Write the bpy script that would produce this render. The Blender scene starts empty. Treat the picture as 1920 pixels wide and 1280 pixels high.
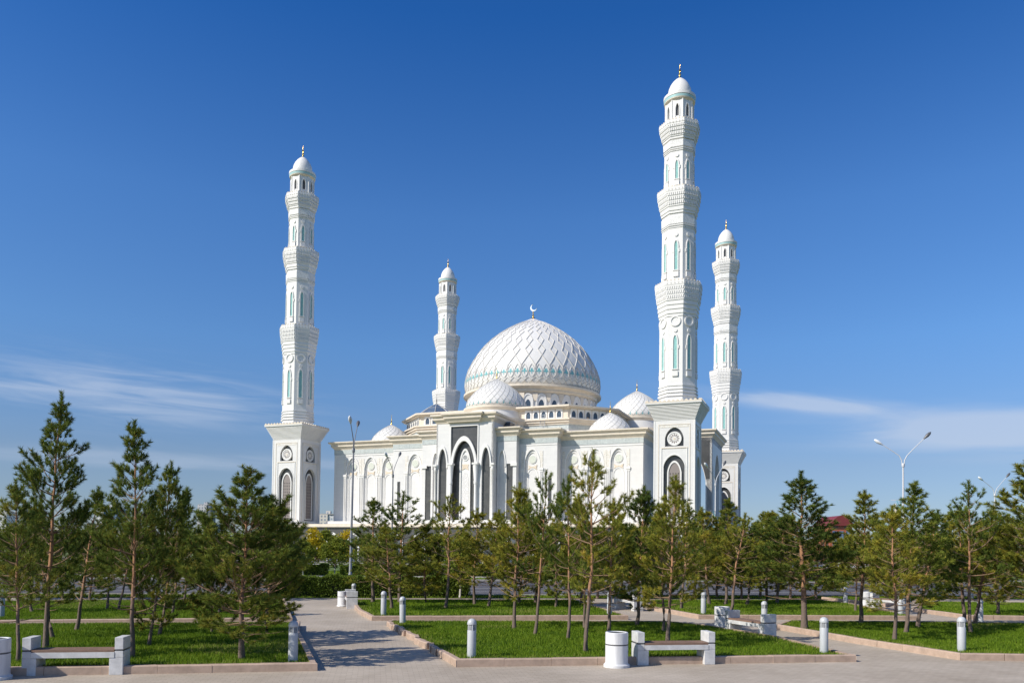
import bpy, math, random
import numpy as np
from mathutils import Vector, Matrix

S = bpy.context.scene
COL = S.collection
PI = math.pi
rad = math.radians

# ------------------------------------------------------------------ camera
EYE = 2.5
PITCH, ROLL, FPX, SHIFT = 0.03048339, 0.01194235, 1472.76, 345.448
cam = bpy.data.cameras.new('camera')
cam.sensor_width = 36.0
cam.lens = FPX / 1920 * 36.0
cam.shift_y = SHIFT / 1920
cam.clip_start = 0.1
cam.clip_end = 9000
camo = bpy.data.objects.new('camera', cam)
COL.objects.link(camo)
FW = Vector((0, math.cos(PITCH), math.sin(PITCH)))
UP0 = Vector((0, -math.sin(PITCH), math.cos(PITCH)))
RT = Vector((1, 0, 0)) * math.cos(ROLL) + UP0 * math.sin(ROLL)
UPV = Vector((1, 0, 0)) * -math.sin(ROLL) + UP0 * math.cos(ROLL)
M = Matrix((RT, UPV, -FW)).transposed().to_4x4()
M.translation = Vector((0, 0, EYE))
camo.matrix_world = M
S.camera = camo

# ------------------------------------------------------------------ light
SUN_AZ = math.atan2(-0.485, -0.875)      # direction towards the sun, from +X
SUN_EL = rad(38)
sd = Vector((math.cos(SUN_AZ) * math.cos(SUN_EL), math.sin(SUN_AZ) * math.cos(SUN_EL), math.sin(SUN_EL)))
sun = bpy.data.lights.new('sun', 'SUN')
sun.energy = 4.15
sun.angle = rad(0.5)
sun.color = (1.0, 0.945, 0.85)
suno = bpy.data.objects.new('sun', sun)
suno.rotation_euler = sd.to_track_quat('Z', 'Y').to_euler()
suno.location = (0, 0, 100)
COL.objects.link(suno)

world = bpy.data.worlds.new('World')
S.world = world
world.use_nodes = True
wt = world.node_tree
wt.nodes.clear()
def wn(t, **k):
    n = wt.nodes.new(t)
    for a, b in k.items():
        setattr(n, a, b)
    return n
sky = wn('ShaderNodeTexSky', sky_type='NISHITA', sun_disc=False)
sky.sun_elevation = SUN_EL
sky.sun_rotation = PI / 2 - SUN_AZ
sky.altitude = 350
sky.air_density = 1.0
sky.dust_density = 0.35
sky.ozone_density = 3.0
SKY_STRENGTH = 0.126
# deepen the blue overhead as a clear, dry, polarised autumn sky
tc = wn('ShaderNodeTexCoord')
sep = wn('ShaderNodeSeparateXYZ')
wt.links.new(tc.outputs['Generated'], sep.inputs[0])
hs = wn('ShaderNodeHueSaturation')
hs.inputs['Saturation'].default_value = 1.0
hs.inputs['Value'].default_value = 1.0
wt.links.new(sky.outputs[0], hs.inputs['Color'])
tint = wn('ShaderNodeValToRGB')
TINT = [(0.0, (.36, .41, .56)), (.105, (.43, .465, .571)), (.245, (.44, .64, .84)), (.39, (.371, .65, .943)), (.57, (.136, .482, .907)), (1.0, (.10, .40, .85))]
while len(tint.color_ramp.elements) < len(TINT): tint.color_ramp.elements.new(0.5)
for e_, (p_, c_) in zip(tint.color_ramp.elements, TINT): e_.position = p_; e_.color = (*c_, 1)
wt.links.new(sep.outputs['Z'], tint.inputs['Fac'])
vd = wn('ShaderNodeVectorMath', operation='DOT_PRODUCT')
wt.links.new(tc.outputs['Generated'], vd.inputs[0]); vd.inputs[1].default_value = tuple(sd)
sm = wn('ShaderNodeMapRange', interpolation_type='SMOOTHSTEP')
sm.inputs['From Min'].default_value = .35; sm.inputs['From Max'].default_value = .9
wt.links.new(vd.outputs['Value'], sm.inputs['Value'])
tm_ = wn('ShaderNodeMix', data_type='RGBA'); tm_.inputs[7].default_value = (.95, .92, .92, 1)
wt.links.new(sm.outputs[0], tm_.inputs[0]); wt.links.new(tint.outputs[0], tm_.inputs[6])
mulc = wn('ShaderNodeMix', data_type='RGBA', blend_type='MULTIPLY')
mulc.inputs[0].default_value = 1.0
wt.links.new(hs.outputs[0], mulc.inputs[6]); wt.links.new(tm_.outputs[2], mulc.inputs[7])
# thin cirrus: noise streaks over azimuth / elevation of the sky itself
def math_n(op, a, b=None, c=None):
    n = wn('ShaderNodeMath', operation=op)
    for i, x in enumerate((a, b, c)):
        if x is None: continue
        if isinstance(x, (int, float)): n.inputs[i].default_value = x
        else: wt.links.new(x, n.inputs[i])
    return n.outputs[0]
az = math_n('ARCTAN2', sep.outputs['X'], sep.outputs['Y'])
el = math_n('ARCSINE', sep.outputs['Z'])
def cloud(az0, el0, saz, sel, tilt, nscale, lo, hi, seed):
    a = math_n('SUBTRACT', az, az0)
    b = math_n('SUBTRACT', math_n('SUBTRACT', el, el0), math_n('MULTIPLY', a, tilt))
    g = math_n('ADD', math_n('POWER', math_n('ABSOLUTE', math_n('DIVIDE', a, saz)), 2.0),
               math_n('POWER', math_n('ABSOLUTE', math_n('DIVIDE', b, sel)), 2.0))
    env = math_n('POWER', 2.718, math_n('MULTIPLY', g, -1.0))
    cb = wn('ShaderNodeCombineXYZ')
    wt.links.new(math_n('MULTIPLY', a, 2.6), cb.inputs[0])
    wt.links.new(math_n('MULTIPLY', b, 26.0), cb.inputs[1])
    cb.inputs[2].default_value = seed
    nz = wn('ShaderNodeTexNoise')
    nz.inputs['Scale'].default_value = nscale
    nz.inputs['Detail'].default_value = 7
    nz.inputs['Roughness'].default_value = 0.55
    nz.inputs['Distortion'].default_value = 0.6
    wt.links.new(cb.outputs[0], nz.inputs['Vector'])
    mr = wn('ShaderNodeMapRange', interpolation_type='SMOOTHSTEP')
    mr.inputs['From Min'].default_value = lo
    mr.inputs['From Max'].default_value = hi
    wt.links.new(math_n('ADD', nz.outputs[0], math_n('MULTIPLY', env, 0.22)), mr.inputs['Value'])
    return math_n('MULTIPLY', mr.outputs[0], math_n('MINIMUM', math_n('MULTIPLY', env, 1.5), 1.0))
c1 = math_n('MULTIPLY', cloud(-0.46, 0.172, 0.17, 0.030, -0.03, 2.6, 0.42, 0.86, 3.1), .80)
c2 = cloud(0.56, 0.135, 0.15, 0.024, -0.05, 1.1, 0.36, 0.70, 7.7)
c3 = cloud(0.36, 0.178, 0.10, 0.012, -0.16, 1.1, 0.40, 0.75, 1.7)
c4 = cloud(-0.35, 0.10, 0.30, 0.012, 0.0, 1.3, 0.45, 0.8, 5.7)
call = math_n('MINIMUM', math_n('ADD', math_n('ADD', math_n('ADD', c1, c2), c3), math_n('MULTIPLY', c4, 0.5)), 1.0)
mixc = wn('ShaderNodeMix', data_type='RGBA')
mixc.inputs[7].default_value = (3.6, 4.1, 5.0, 1)
wt.links.new(math_n('MULTIPLY', call, 0.60), mixc.inputs[0])
wt.links.new(mulc.outputs[2], mixc.inputs[6])
bg = wn('ShaderNodeBackground')
bg.inputs['Strength'].default_value = SKY_STRENGTH
wt.links.new(mixc.outputs[2], bg.inputs['Color'])
wo = wn('ShaderNodeOutputWorld')
wt.links.new(bg.outputs[0], wo.inputs['Surface'])

S.view_settings.view_transform = 'Standard'
S.view_settings.look = 'None'
S.view_settings.exposure = 0.35
S.view_settings.gamma = 1.0
S.view_settings.use_curve_mapping = False
S.cycles.max_bounces = 8
S.cycles.transparent_max_bounces = 8

# ------------------------------------------------------------------ geometry of the survey
def ray(px, py):
    return FW + RT * ((px - 960) / FPX) - UPV * ((py - 640 - SHIFT) / FPX)
def G(px, py, z=0.0):
    d = ray(px, py)
    k = (z - EYE) / d.z
    return Vector((d.x * k, d.y * k, z))
def at_depth(px, py, Y):
    d = ray(px, py)
    k = Y / d.y
    return Vector((d.x * k, Y, EYE + d.z * k))

# ------------------------------------------------------------------ materials
def nmat(name, color, rough=0.6, metal=0.0, var=0.0, vscale=1.0, var2=None, bump=0.0, bscale=20.0,
         spec=0.5, detail=4, coord='Object', stretch=None):
    m = bpy.data.materials.new(name)
    m.use_nodes = True
    t = m.node_tree
    b = t.nodes['Principled BSDF']
    b.inputs['Roughness'].default_value = rough
    b.inputs['Metallic'].default_value = metal
    b.inputs['Specular IOR Level'].default_value = spec
    b.inputs['Base Color'].default_value = (*color, 1)
    tcn = t.nodes.new('ShaderNodeTexCoord')
    src = tcn.outputs[coord]
    if stretch:
        mp = t.nodes.new('ShaderNodeMapping')
        mp.inputs['Scale'].default_value = stretch
        t.links.new(src, mp.inputs[0]); src = mp.outputs[0]
    if var > 0:
        nz = t.nodes.new('ShaderNodeTexNoise')
        nz.inputs['Scale'].default_value = vscale
        nz.inputs['Detail'].default_value = detail
        nz.inputs['Roughness'].default_value = 0.6
        t.links.new(src, nz.inputs['Vector'])
        cr = t.nodes.new('ShaderNodeValToRGB')
        c2 = var2 if var2 else tuple(c * (1 - var) for c in color)
        cr.color_ramp.elements[0].position = 0.33
        cr.color_ramp.elements[0].color = (*c2, 1)
        cr.color_ramp.elements[1].position = 0.67
        cr.color_ramp.elements[1].color = (*color, 1)
        t.links.new(nz.outputs[0], cr.inputs[0])
        t.links.new(cr.outputs[0], b.inputs['Base Color'])
    if bump > 0:
        nb = t.nodes.new('ShaderNodeTexNoise')
        nb.inputs['Scale'].default_value = bscale
        nb.inputs['Detail'].default_value = 5
        t.links.new(src, nb.inputs['Vector'])
        bp = t.nodes.new('ShaderNodeBump')
        bp.inputs['Strength'].default_value = bump
        bp.inputs['Distance'].default_value = 0.02
        t.links.new(nb.outputs[0], bp.inputs['Height'])
        t.links.new(bp.outputs[0], b.inputs['Normal'])
    return m

def tilemat(name, c1, c2, mortar, bw, bh, msize=0.01, rough=0.5, rot=0.0, vertical=False, offset=0.5,
            bias=0.0, nvar=0.15, nscale=0.6, bump=0.3, spec=0.5, dirt=None):
    """ashlar / paver pattern; vertical walls use (x+y, z) so every face gets courses"""
    m = bpy.data.materials.new(name)
    m.use_nodes = True
    t = m.node_tree
    b = t.nodes['Principled BSDF']
    b.inputs['Roughness'].default_value = rough
    b.inputs['Specular IOR Level'].default_value = spec
    tcn = t.nodes.new('ShaderNodeTexCoord')
    src = tcn.outputs['Object']
    if vertical:
        sp = t.nodes.new('ShaderNodeSeparateXYZ'); t.links.new(src, sp.inputs[0])
        ad = t.nodes.new('ShaderNodeMath'); ad.operation = 'ADD'
        t.links.new(sp.outputs[0], ad.inputs[0]); t.links.new(sp.outputs[1], ad.inputs[1])
        cb = t.nodes.new('ShaderNodeCombineXYZ')
        t.links.new(ad.outputs[0], cb.inputs[0]); t.links.new(sp.outputs[2], cb.inputs[1])
        vec = cb.outputs[0]
    else:
        mp = t.nodes.new('ShaderNodeMapping')
        mp.inputs['Rotation'].default_value = (0, 0, rot)
        t.links.new(src, mp.inputs[0]); vec = mp.outputs[0]
    br = t.nodes.new('ShaderNodeTexBrick')
    br.offset = offset
    br.inputs['Color1'].default_value = (*c1, 1)
    br.inputs['Color2'].default_value = (*c2, 1)
    br.inputs['Mortar'].default_value = (*mortar, 1)
    br.inputs['Scale'].default_value = 1.0
    br.inputs['Mortar Size'].default_value = msize
    br.inputs['Mortar Smooth'].default_value = 0.2
    br.inputs['Bias'].default_value = bias
    br.inputs['Brick Width'].default_value = bw
    br.inputs['Row Height'].default_value = bh
    t.links.new(vec, br.inputs['Vector'])
    nz = t.nodes.new('ShaderNodeTexNoise')
    nz.inputs['Scale'].default_value = nscale
    nz.inputs['Detail'].default_value = 8
    nz.inputs['Roughness'].default_value = 0.65
    t.links.new(src, nz.inputs['Vector'])
    cr = t.nodes.new('ShaderNodeValToRGB')
    lo = 1 - nvar
    cr.color_ramp.elements[0].position = 0.3
    cr.color_ramp.elements[0].color = (lo, lo, lo, 1)
    if dirt: cr.color_ramp.elements[0].color = (*dirt, 1)
    cr.color_ramp.elements[1].position = 0.65
    cr.color_ramp.elements[1].color = (1, 1, 1, 1)
    t.links.new(nz.outputs[0], cr.inputs[0])
    mx = t.nodes.new('ShaderNodeMix'); mx.data_type = 'RGBA'; mx.blend_type = 'MULTIPLY'
    mx.inputs[0].default_value = 1.0
    t.links.new(br.outputs['Color'], mx.inputs[6]); t.links.new(cr.outputs[0], mx.inputs[7])
    t.links.new(mx.outputs[2], b.inputs['Base Color'])
    if bump > 0:
        bp = t.nodes.new('ShaderNodeBump')
        bp.inputs['Strength'].default_value = bump
        bp.inputs['Distance'].default_value = 0.01
        bp.invert = True
        t.links.new(br.outputs['Fac'], bp.inputs['Height'])
        t.links.new(bp.outputs[0], b.inputs['Normal'])
    return m

def attrmat(name, colors, rough=0.6, transl=0.25, attr='tint'):
    """leaf / needle / grass colour from a per-face tint 0..1"""
    m = bpy.data.materials.new(name)
    m.use_nodes = True
    t = m.node_tree
    b = t.nodes['Principled BSDF']
    b.inputs['Roughness'].default_value = rough
    b.inputs['Specular IOR Level'].default_value = 0.18
    at = t.nodes.new('ShaderNodeAttribute'); at.attribute_name = attr
    cr = t.nodes.new('ShaderNodeValToRGB')
    while len(cr.color_ramp.elements) < len(colors):
        cr.color_ramp.elements.new(0.5)
    for i, (p, c) in enumerate(colors):
        cr.color_ramp.elements[i].position = p
        cr.color_ramp.elements[i].color = (*c, 1)
    t.links.new(at.outputs['Fac'], cr.inputs[0])
    t.links.new(cr.outputs[0], b.inputs['Base Color'])
    tr = t.nodes.new('ShaderNodeBsdfTranslucent')
    t.links.new(cr.outputs[0], tr.inputs[0])
    ms = t.nodes.new('ShaderNodeMixShader'); ms.inputs[0].default_value = transl
    out = t.nodes['Material Output']
    t.links.new(b.outputs[0], ms.inputs[1]); t.links.new(tr.outputs[0], ms.inputs[2])
    t.links.new(ms.outputs[0], out.inputs[0])
    return m

WHITE = tilemat('white_marble', (.705, .69, .67), (.67, .655, .64), (.60, .59, .58), 1.3, .62, .010, .42,
                vertical=True, nvar=.06, nscale=.35, bump=.05)
PLAIN = nmat('white_plaster_stone', (.745, .73, .705), .45, var=.06, vscale=1.5)
DOMEW = nmat('dome_white', (.73, .715, .69), .32, var=.06, vscale=.8)
DOMEJ2 = nmat('dome_joint', (.44, .435, .41), .6)
DOMEJ = nmat('dome_rib', (.54, .52, .49), .6)
BEIGE = nmat('beige_stone', (.72, .635, .52), .55, var=.14, vscale=1.2)
GREEN = tilemat('grey_green_frieze', (.54, .575, .56), (.49, .53, .52), (.34, .38, .38), 2.1, 3.0, .03, .35,
                vertical=True, nvar=.25, nscale=3.0, bump=.1)
GRAN = tilemat('dark_granite', (.088, .086, .084), (.070, .070, .070), (.12, .12, .12), 1.1, .62, .01, .28,
               vertical=True, nvar=.3, nscale=1.2, bump=.05)
TURQ = nmat('turquoise_glass', (.30, .56, .53), .25, var=.25, vscale=3.0)
TURQL = nmat('pale_turquoise_band', (.36, .56, .56), .4)
TURQP = nmat('turquoise_glaze', (.12, .42, .45), .4)
GOLD = nmat('gilded_metal', (.85, .55, .16), .25, metal=1.0)
SILV = nmat('silver_metal', (.75, .76, .72), .3, metal=1.0)
PANE = nmat('dark_window_glass', (.05, .07, .10), .08, spec=.8)
GLASSD = nmat('slate_glass_roof', (.12, .17, .25), .15, var=.3, vscale=1.5, spec=.9)
# carved filigree: tan lines on white
def filigree(name, base, line, scale):
    m = nmat(name, base, .5)
    t = m.node_tree; b = t.nodes['Principled BSDF']
    tcn = [n for n in t.nodes if n.type == 'TEX_COORD'][0]
    v = t.nodes.new('ShaderNodeTexVoronoi'); v.feature = 'DISTANCE_TO_EDGE'
    v.inputs['Scale'].default_value = scale
    t.links.new(tcn.outputs['Object'], v.inputs['Vector'])
    cr = t.nodes.new('ShaderNodeValToRGB')
    cr.color_ramp.elements[0].position = .05; cr.color_ramp.elements[0].color = (*line, 1)
    cr.color_ramp.elements[1].position = .16; cr.color_ramp.elements[1].color = (*base, 1)
    t.links.new(v.outputs['Distance'], cr.inputs[0])
    t.links.new(cr.outputs[0], b.inputs['Base Color'])
    bp = t.nodes.new('ShaderNodeBump'); bp.inputs['Strength'].default_value = .4; bp.inputs['Distance'].default_value = .03
    t.links.new(v.outputs['Distance'], bp.inputs['Height']); t.links.new(bp.outputs[0], b.inputs['Normal'])
    return m
FILI = filigree('carved_filigree', (.78, .765, .74), (.56, .50, .40), 6.0)
FILIW = filigree('carved_white', (.79, .785, .77), (.62, .61, .59), 4.0)
FILIG = filigree('medallion_inlay', (.71, .69, .61), (.46, .52, .44), 8.0)
FILIO = filigree('cartouche_inlay', (.71, .64, .53), (.60, .47, .33), 8.0)
LATT = filigree('grey_lattice', (.55, .53, .52), (.78, .77, .76), 5.5)
LATD2 = nmat('grey_inlay', (.30, .31, .31), .5)
LATD = nmat('brown_grille', (.24, .205, .19), .5)
HOLE = nmat('grille_opening', (.035, .03, .03), .7)

PAVE = tilemat('paving_stone', (.49, .42, .345), (.43, .37, .30), (.33, .28, .23), .22, .11, .005, .75,
               rot=-0.17, nvar=.28, nscale=.35, bump=.5, spec=.3, dirt=(.74, .72, .69))
KERBM = tilemat('pink_granite', (.49, .36, .275), (.44, .325, .25), (.25, .19, .15), 60., 60., .0, .65,
                nvar=.30, nscale=5.0, bump=0, spec=.35)
SOIL = nmat('lawn_ground', (.085, .145, .016), .9, var=.4, vscale=1.3, var2=(.055, .090, .012), bump=.6, bscale=30)
STEPPE = nmat('far_grass', (.15, .19, .05), .95, var=.4, vscale=.05, var2=(.10, .14, .035))
ASPH = nmat('asphalt', (.085, .08, .088), .85, var=.2, vscale=.8, bump=.3, bscale=60)
PAINT = nmat('road_paint', (.62, .62, .60), .7, var=.2, vscale=3)
FORE = nmat('forecourt_paving', (.42, .39, .35), .8, var=.12, vscale=.3)
GREYST = nmat('bench_granite', (.66, .655, .65), .5, var=.26, vscale=7, detail=8, bump=.1, bscale=40)
MARB = nmat('veined_marble', (.74, .735, .73), .4, var=.2, vscale=2.2, detail=8, var2=(.52, .52, .53), stretch=(3, 3, .5))
BOLG = nmat('frosted_lamp_glass', (.16, .165, .17), .2, spec=.8)
BAND = nmat('dark_band', (.10, .10, .105), .5)
WOOD = nmat('bench_wood', (.27, .165, .115), .6, var=.45, vscale=5, stretch=(1, 9, 9), bump=.3, bscale=30)
ALU = nmat('grey_enamel', (.47, .485, .50), .38, var=.08, vscale=3)
ALUD = nmat('dark_recess', (.06, .065, .07), .5)
POLEM = nmat('galvanised_pole', (.25, .25, .255), .45, metal=.25, var=.1, vscale=2)
POLEW = nmat('white_pole', (.56, .56, .57), .45)
LAMPG = nmat('lamp_glass', (.75, .77, .78), .15, spec=.8)
LAMPH = nmat('lamp_housing', (.13, .13, .135), .4, metal=.3)
def barkmat(name, low, high, zsplit):
    m = nmat(name, low, .9, bump=.8, bscale=25, stretch=(1, 1, .35))
    t = m.node_tree; b = t.nodes['Principled BSDF']
    tcn = [n for n in t.nodes if n.type == 'TEX_COORD'][0]
    sp = t.nodes.new('ShaderNodeSeparateXYZ'); t.links.new(tcn.outputs['Object'], sp.inputs[0])
    nz = t.nodes.new('ShaderNodeTexNoise'); nz.inputs['Scale'].default_value = 9; nz.inputs['Detail'].default_value = 5
    t.links.new(tcn.outputs['Object'], nz.inputs['Vector'])
    ad = t.nodes.new('ShaderNodeMath'); ad.operation = 'ADD'
    mu = t.nodes.new('ShaderNodeMath'); mu.operation = 'MULTIPLY'; mu.inputs[1].default_value = 1.6
    t.links.new(nz.outputs[0], mu.inputs[0]); t.links.new(sp.outputs[2], ad.inputs[0]); t.links.new(mu.outputs[0], ad.inputs[1])
    cr = t.nodes.new('ShaderNodeMapRange'); cr.inputs['From Min'].default_value = zsplit; cr.inputs['From Max'].default_value = zsplit + 1.1
    t.links.new(ad.outputs[0], cr.inputs['Value'])
    mx = t.nodes.new('ShaderNodeMix'); mx.data_type = 'RGBA'
    mx.inputs[6].default_value = (*low, 1); mx.inputs[7].default_value = (*high, 1)
    t.links.new(cr.outputs[0], mx.inputs[0]); t.links.new(mx.outputs[2], b.inputs['Base Color'])
    return m
BARK = barkmat('pine_bark', (.150, .110, .088), (.36, .185, .095), 1.7)
TWIG = nmat('pine_limb_bark', (.27, .17, .10), .9, var=.3, vscale=6)
NEEDLE = attrmat('pine_needles', [(0.0, (.095, .125, .020)), (.42, (.25, .265, .034)), (.8, (.40, .33, .042)), (1.0, (.50, .29, .05))], .7, .30)
NEEDLD = attrmat('deep_green_needles', [(0.0, (.060, .105, .020)), (.5, (.165, .215, .032)), (.85, (.30, .29, .040)), (1.0, (.44, .29, .05))], .7, .30)
NEEDLL = attrmat('dark_green_needles', [(0.0, (.055, .095, .018)), (.45, (.155, .20, .030)), (.8, (.30, .27, .040)), (1.0, (.42, .27, .05))], .7, .28)
LEAFG = attrmat('green_leaves', [(0.0, (.07, .105, .015)), (.5, (.16, .20, .022)), (1.0, (.28, .28, .035))], .6, .35)
LEAFY = attrmat('yellow_leaves', [(0.0, (.16, .18, .02)), (.4, (.42, .34, .02)), (1.0, (.66, .48, .02))], .6, .4)
LEAFH = attrmat('hedge_leaves', [(0.0, (.05, .085, .012)), (.5, (.11, .165, .018)), (1.0, (.20, .25, .03))], .6, .3)
GRASSM = attrmat('grass_blades', [(0.0, (.055, .112, .008)), (.5, (.145, .235, .012)), (.9, (.27, .33, .03)), (1.0, (.32, .31, .10))], .6, .35)
LIMEW = nmat('limewashed_bark', (.62, .58, .52), .9, var=.2, vscale=6)

# ------------------------------------------------------------------ mesh helpers
class MB:
    def __init__(s): s.v = []; s.f = []; s.m = []; s.mats = []
    def mi(s, mat):
        if mat not in s.mats: s.mats.append(mat)
        return s.mats.index(mat)
    def add(s, vs, fs, mat):
        o = len(s.v); k = s.mi(mat)
        s.v += [tuple(v) for v in vs]
        for f in fs: s.f.append(tuple(i + o for i in f)); s.m.append(k)
    def ext(s, fr, pts, d0, d1, mat, back=False):
        """polygon (x,z) in the frame, extruded outward from d0 to d1"""
        n = len(pts)
        a = sum(pts[i][0] * pts[(i + 1) % n][1] - pts[(i + 1) % n][0] * pts[i][1] for i in range(n))
        if a < 0: pts = pts[::-1]
        vs = [fr(x, d0, z) for x, z in pts] + [fr(x, d1, z) for x, z in pts]
        fs = [tuple(range(n, 2 * n))] + [(i, (i + 1) % n, (i + 1) % n + n, i + n) for i in range(n)]
        if back: fs.append(tuple(range(n))[::-1])
        s.add(vs, fs, mat)
    def rect(s, fr, x0, x1, z0, z1, d0, d1, mat): s.ext(fr, [(x0, z0), (x1, z0), (x1, z1), (x0, z1)], d0, d1, mat)
    def box(s, x0, x1, y0, y1, z0, z1, mat):
        v = [(x, y, z) for z in (z0, z1) for y in (y0, y1) for x in (x0, x1)]
        s.add(v, [(0, 2, 3, 1), (4, 5, 7, 6), (0, 1, 5, 4), (2, 6, 7, 3), (0, 4, 6, 2), (1, 3, 7, 5)], mat)
    def lathe(s, prof, mat, n=32, cx=0, cy=0, rot=0.0, caps=True, smooth=False):
        """prof: (r,z); n=4/8 with rot gives square/octagon solids (r is the circumradius)"""
        k = len(prof); vs = []
        for r, z in prof:
            for i in range(n):
                a = rot + 2 * PI * i / n
                vs.append((cx + r * math.cos(a), cy + r * math.sin(a), z))
        fs = [(j * n + i, j * n + (i + 1) % n, (j + 1) * n + (i + 1) % n, (j + 1) * n + i) for j in range(k - 1) for i in range(n)]
        if caps: fs += [tuple(range(n))[::-1], tuple((k - 1) * n + i for i in range(n))]
        s.add(vs, fs, mat)
    def tube(s, pts, rads, mat, n=6):
        pts = [Vector(p) for p in pts]; vs = []
        for i, p in enumerate(pts):
            d = (pts[min(i + 1, len(pts) - 1)] - pts[max(i - 1, 0)]).normalized()
            a = d.cross(Vector((0, 0, 1)))
            if a.length < 1e-3: a = Vector((1, 0, 0))
            a.normalize(); b = d.cross(a)
            r = rads[i] if hasattr(rads, '__len__') else rads
            for k in range(n):
                t = 2 * PI * k / n
                vs.append(p + a * math.cos(t) * r + b * math.sin(t) * r)
        fs = [(j * n + i, (j + 1) * n + i, (j + 1) * n + (i + 1) % n, j * n + (i + 1) % n) for j in range(len(pts) - 1) for i in range(n)]
        fs += [tuple(range(n)), tuple((len(pts) - 1) * n + i for i in range(n))[::-1]]
        s.add(vs, fs, mat)
    def build(s, name, parent=None, smooth=False, ang=None):
        me = bpy.data.meshes.new(name)
        me.from_pydata(s.v, [], s.f)
        for m in s.mats: me.materials.append(m)
        me.polygons.foreach_set('material_index', s.m)
        if smooth:
            me.polygons.foreach_set('use_smooth', [True] * len(s.f))
        me.update()
        if ang is not None:
            me.polygons.foreach_set('use_smooth', [True] * len(s.f))
            try: me.set_sharp_from_angle(angle=rad(ang))
            except Exception: pass
        o = bpy.data.objects.new(name, me)
        COL.objects.link(o)
        if parent: o.parent = parent
        return o

def frame(ox, oy, ang):
    """vertical frame whose outward normal points at angle ang (radians); x runs to the viewer's right"""
    n = (math.cos(ang), math.sin(ang)); ax = (-n[1], n[0])
    return lambda x, d, z: (ox + ax[0] * x + n[0] * d, oy + ax[1] * x + n[1] * d, z)
def empty(name, loc=(0, 0, 0), rz=0, label=None, cat=None, group=None):
    o = bpy.data.objects.new(name, None)
    o.location = loc; o.rotation_euler = (0, 0, rz)
    o.empty_display_size = .3
    COL.objects.link(o)
    tag(o, label, cat, group)
    return o
def tag(o, label=None, cat=None, group=None, kind=None):
    if label: o['label'] = label
    if cat: o['category'] = cat
    if group: o['group'] = group
    if kind: o['kind'] = kind
    return o
def kids(o): return [c for c in bpy.data.objects if c.parent == o]
def copy_tree(o, parent=None):
    c = o.copy(); COL.objects.link(c); c.parent = parent
    for ch in kids(o): copy_tree(ch, c)
    return c
def arch(w, zs, za, n=10, p=2.2):
    """right half of a pointed arch from the springing (w,zs) to the apex (0,za)"""
    out = []
    for i in range(n + 1):
        t = math.sin(i / n * PI / 2)
        out.append((w * (.80 * math.sqrt(max(0, 1 - t * t)) + .20 * (1 - t)), zs + (za - zs) * t))
    return out
def mir(pts): return [(-x, z) for x, z in pts]
def sh(pts, cx): return [(x + cx, z) for x, z in pts]
def bay(mb, fr, cx, hb, z0, z1, w, zs, za, d0, d1, mat, zb=None):
    """wall bay of half width hb with an arched hole"""
    zb = z0 if zb is None else zb
    R = [(hb, z0), (hb, z1), (0, z1)] + arch(w, zs, za)[::-1] + [(w, zb)]
    if zb > z0: R += [(0, zb), (0, z0)]
    mb.ext(fr, sh(R, cx), d0, d1, mat); mb.ext(fr, sh(mir(R), cx), d0, d1, mat)
def archband(mb, fr, cx, wo, wi, zs, zao, zai, zb, d0, d1, mat):
    R = [(wi, zb), (wo, zb)] + arch(wo, zs, zao) + arch(wi, zs, zai)[::-1]
    mb.ext(fr, sh(R, cx), d0, d1, mat); mb.ext(fr, sh(mir(R), cx), d0, d1, mat)
def archpanel(mb, fr, cx, w, zb, zs, za, d0, d1, mat):
    a = arch(w, zs, za)
    mb.ext(fr, sh([(-w, zb), (w, zb)] + a + mir(a)[::-1][1:], cx), d0, d1, mat)
def disc(mb, fr, cx, cz, r, d0, d1, mat, n=24):
    mb.ext(fr, [(cx + r * math.cos(2 * PI * i / n), cz + r * math.sin(2 * PI * i / n)) for i in range(n)], d0, d1, mat)
def ringf(mb, fr, cx, cz, ro, ri, d0, d1, mat, n=24):
    for i in range(n):
        a, b = 2 * PI * i / n, 2 * PI * (i + 1) / n
        q = [(cx + r * math.cos(t), cz + r * math.sin(t)) for r, t in ((ri, a), (ro, a), (ro, b), (ri, b))]
        mb.ext(fr, q, d0, d1, mat)

# ------------------------------------------------------------------ ground, roads, paths
YAW = 0.165
ca, sa = math.cos(YAW), math.sin(YAW)
def AB(a, b, z=0.0): return Vector((a * ca - b * sa, a * sa + b * ca, z))
def sheet(name, pts, mat, kind='structure', thick=None):
    mb = MB()
    if thick is None:
        mb.add(pts, [tuple(range(len(pts)))], mat)
    else:
        n = len(pts); lo = [(p[0], p[1], p[2] - thick) for p in pts]
        mb.add(list(pts) + lo, [tuple(range(n))] + [(i + n, (i + 1) % n + n, (i + 1) % n, i) for i in range(n)], mat)
    o = mb.build(name)
    tag(o, kind=kind)
    return o
sheet('ground', [(-4000, -400, -.03), (4000, -400, -.03), (4000, 5000, -.03), (-4000, 5000, -.03)], STEPPE)
sheet('plaza_paving', [AB(-70, -20, 0), AB(90, -20, 0), AB(90, 40.1, 0), AB(-70, 40.1, 0)], PAVE)
sheet('verge', [AB(-90, 40.1, .02), AB(110, 40.1, .02), AB(110, 41.9, .02), AB(-90, 41.9, .02)], SOIL)
sheet('road', [AB(-200, 41.9, -.01), AB(220, 41.9, -.01), AB(220, 62.6, -.01), AB(-200, 62.6, -.01)], ASPH)
mb = MB()
for a in np.arange(-80, 100, 6.0):
    for b in (46.6, 50.6):
        p = [AB(a, b - .07, -.004), AB(a + (5.9 if b < 48 else 5.9), b - .07, -.004), AB(a + 5.9, b + .07, -.004), AB(a, b + .07, -.004)]
        mb.add(p, [(0, 1, 2, 3)], PAINT)
tag(mb.build('road_marking'), kind='structure')
mb = MB()
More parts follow.
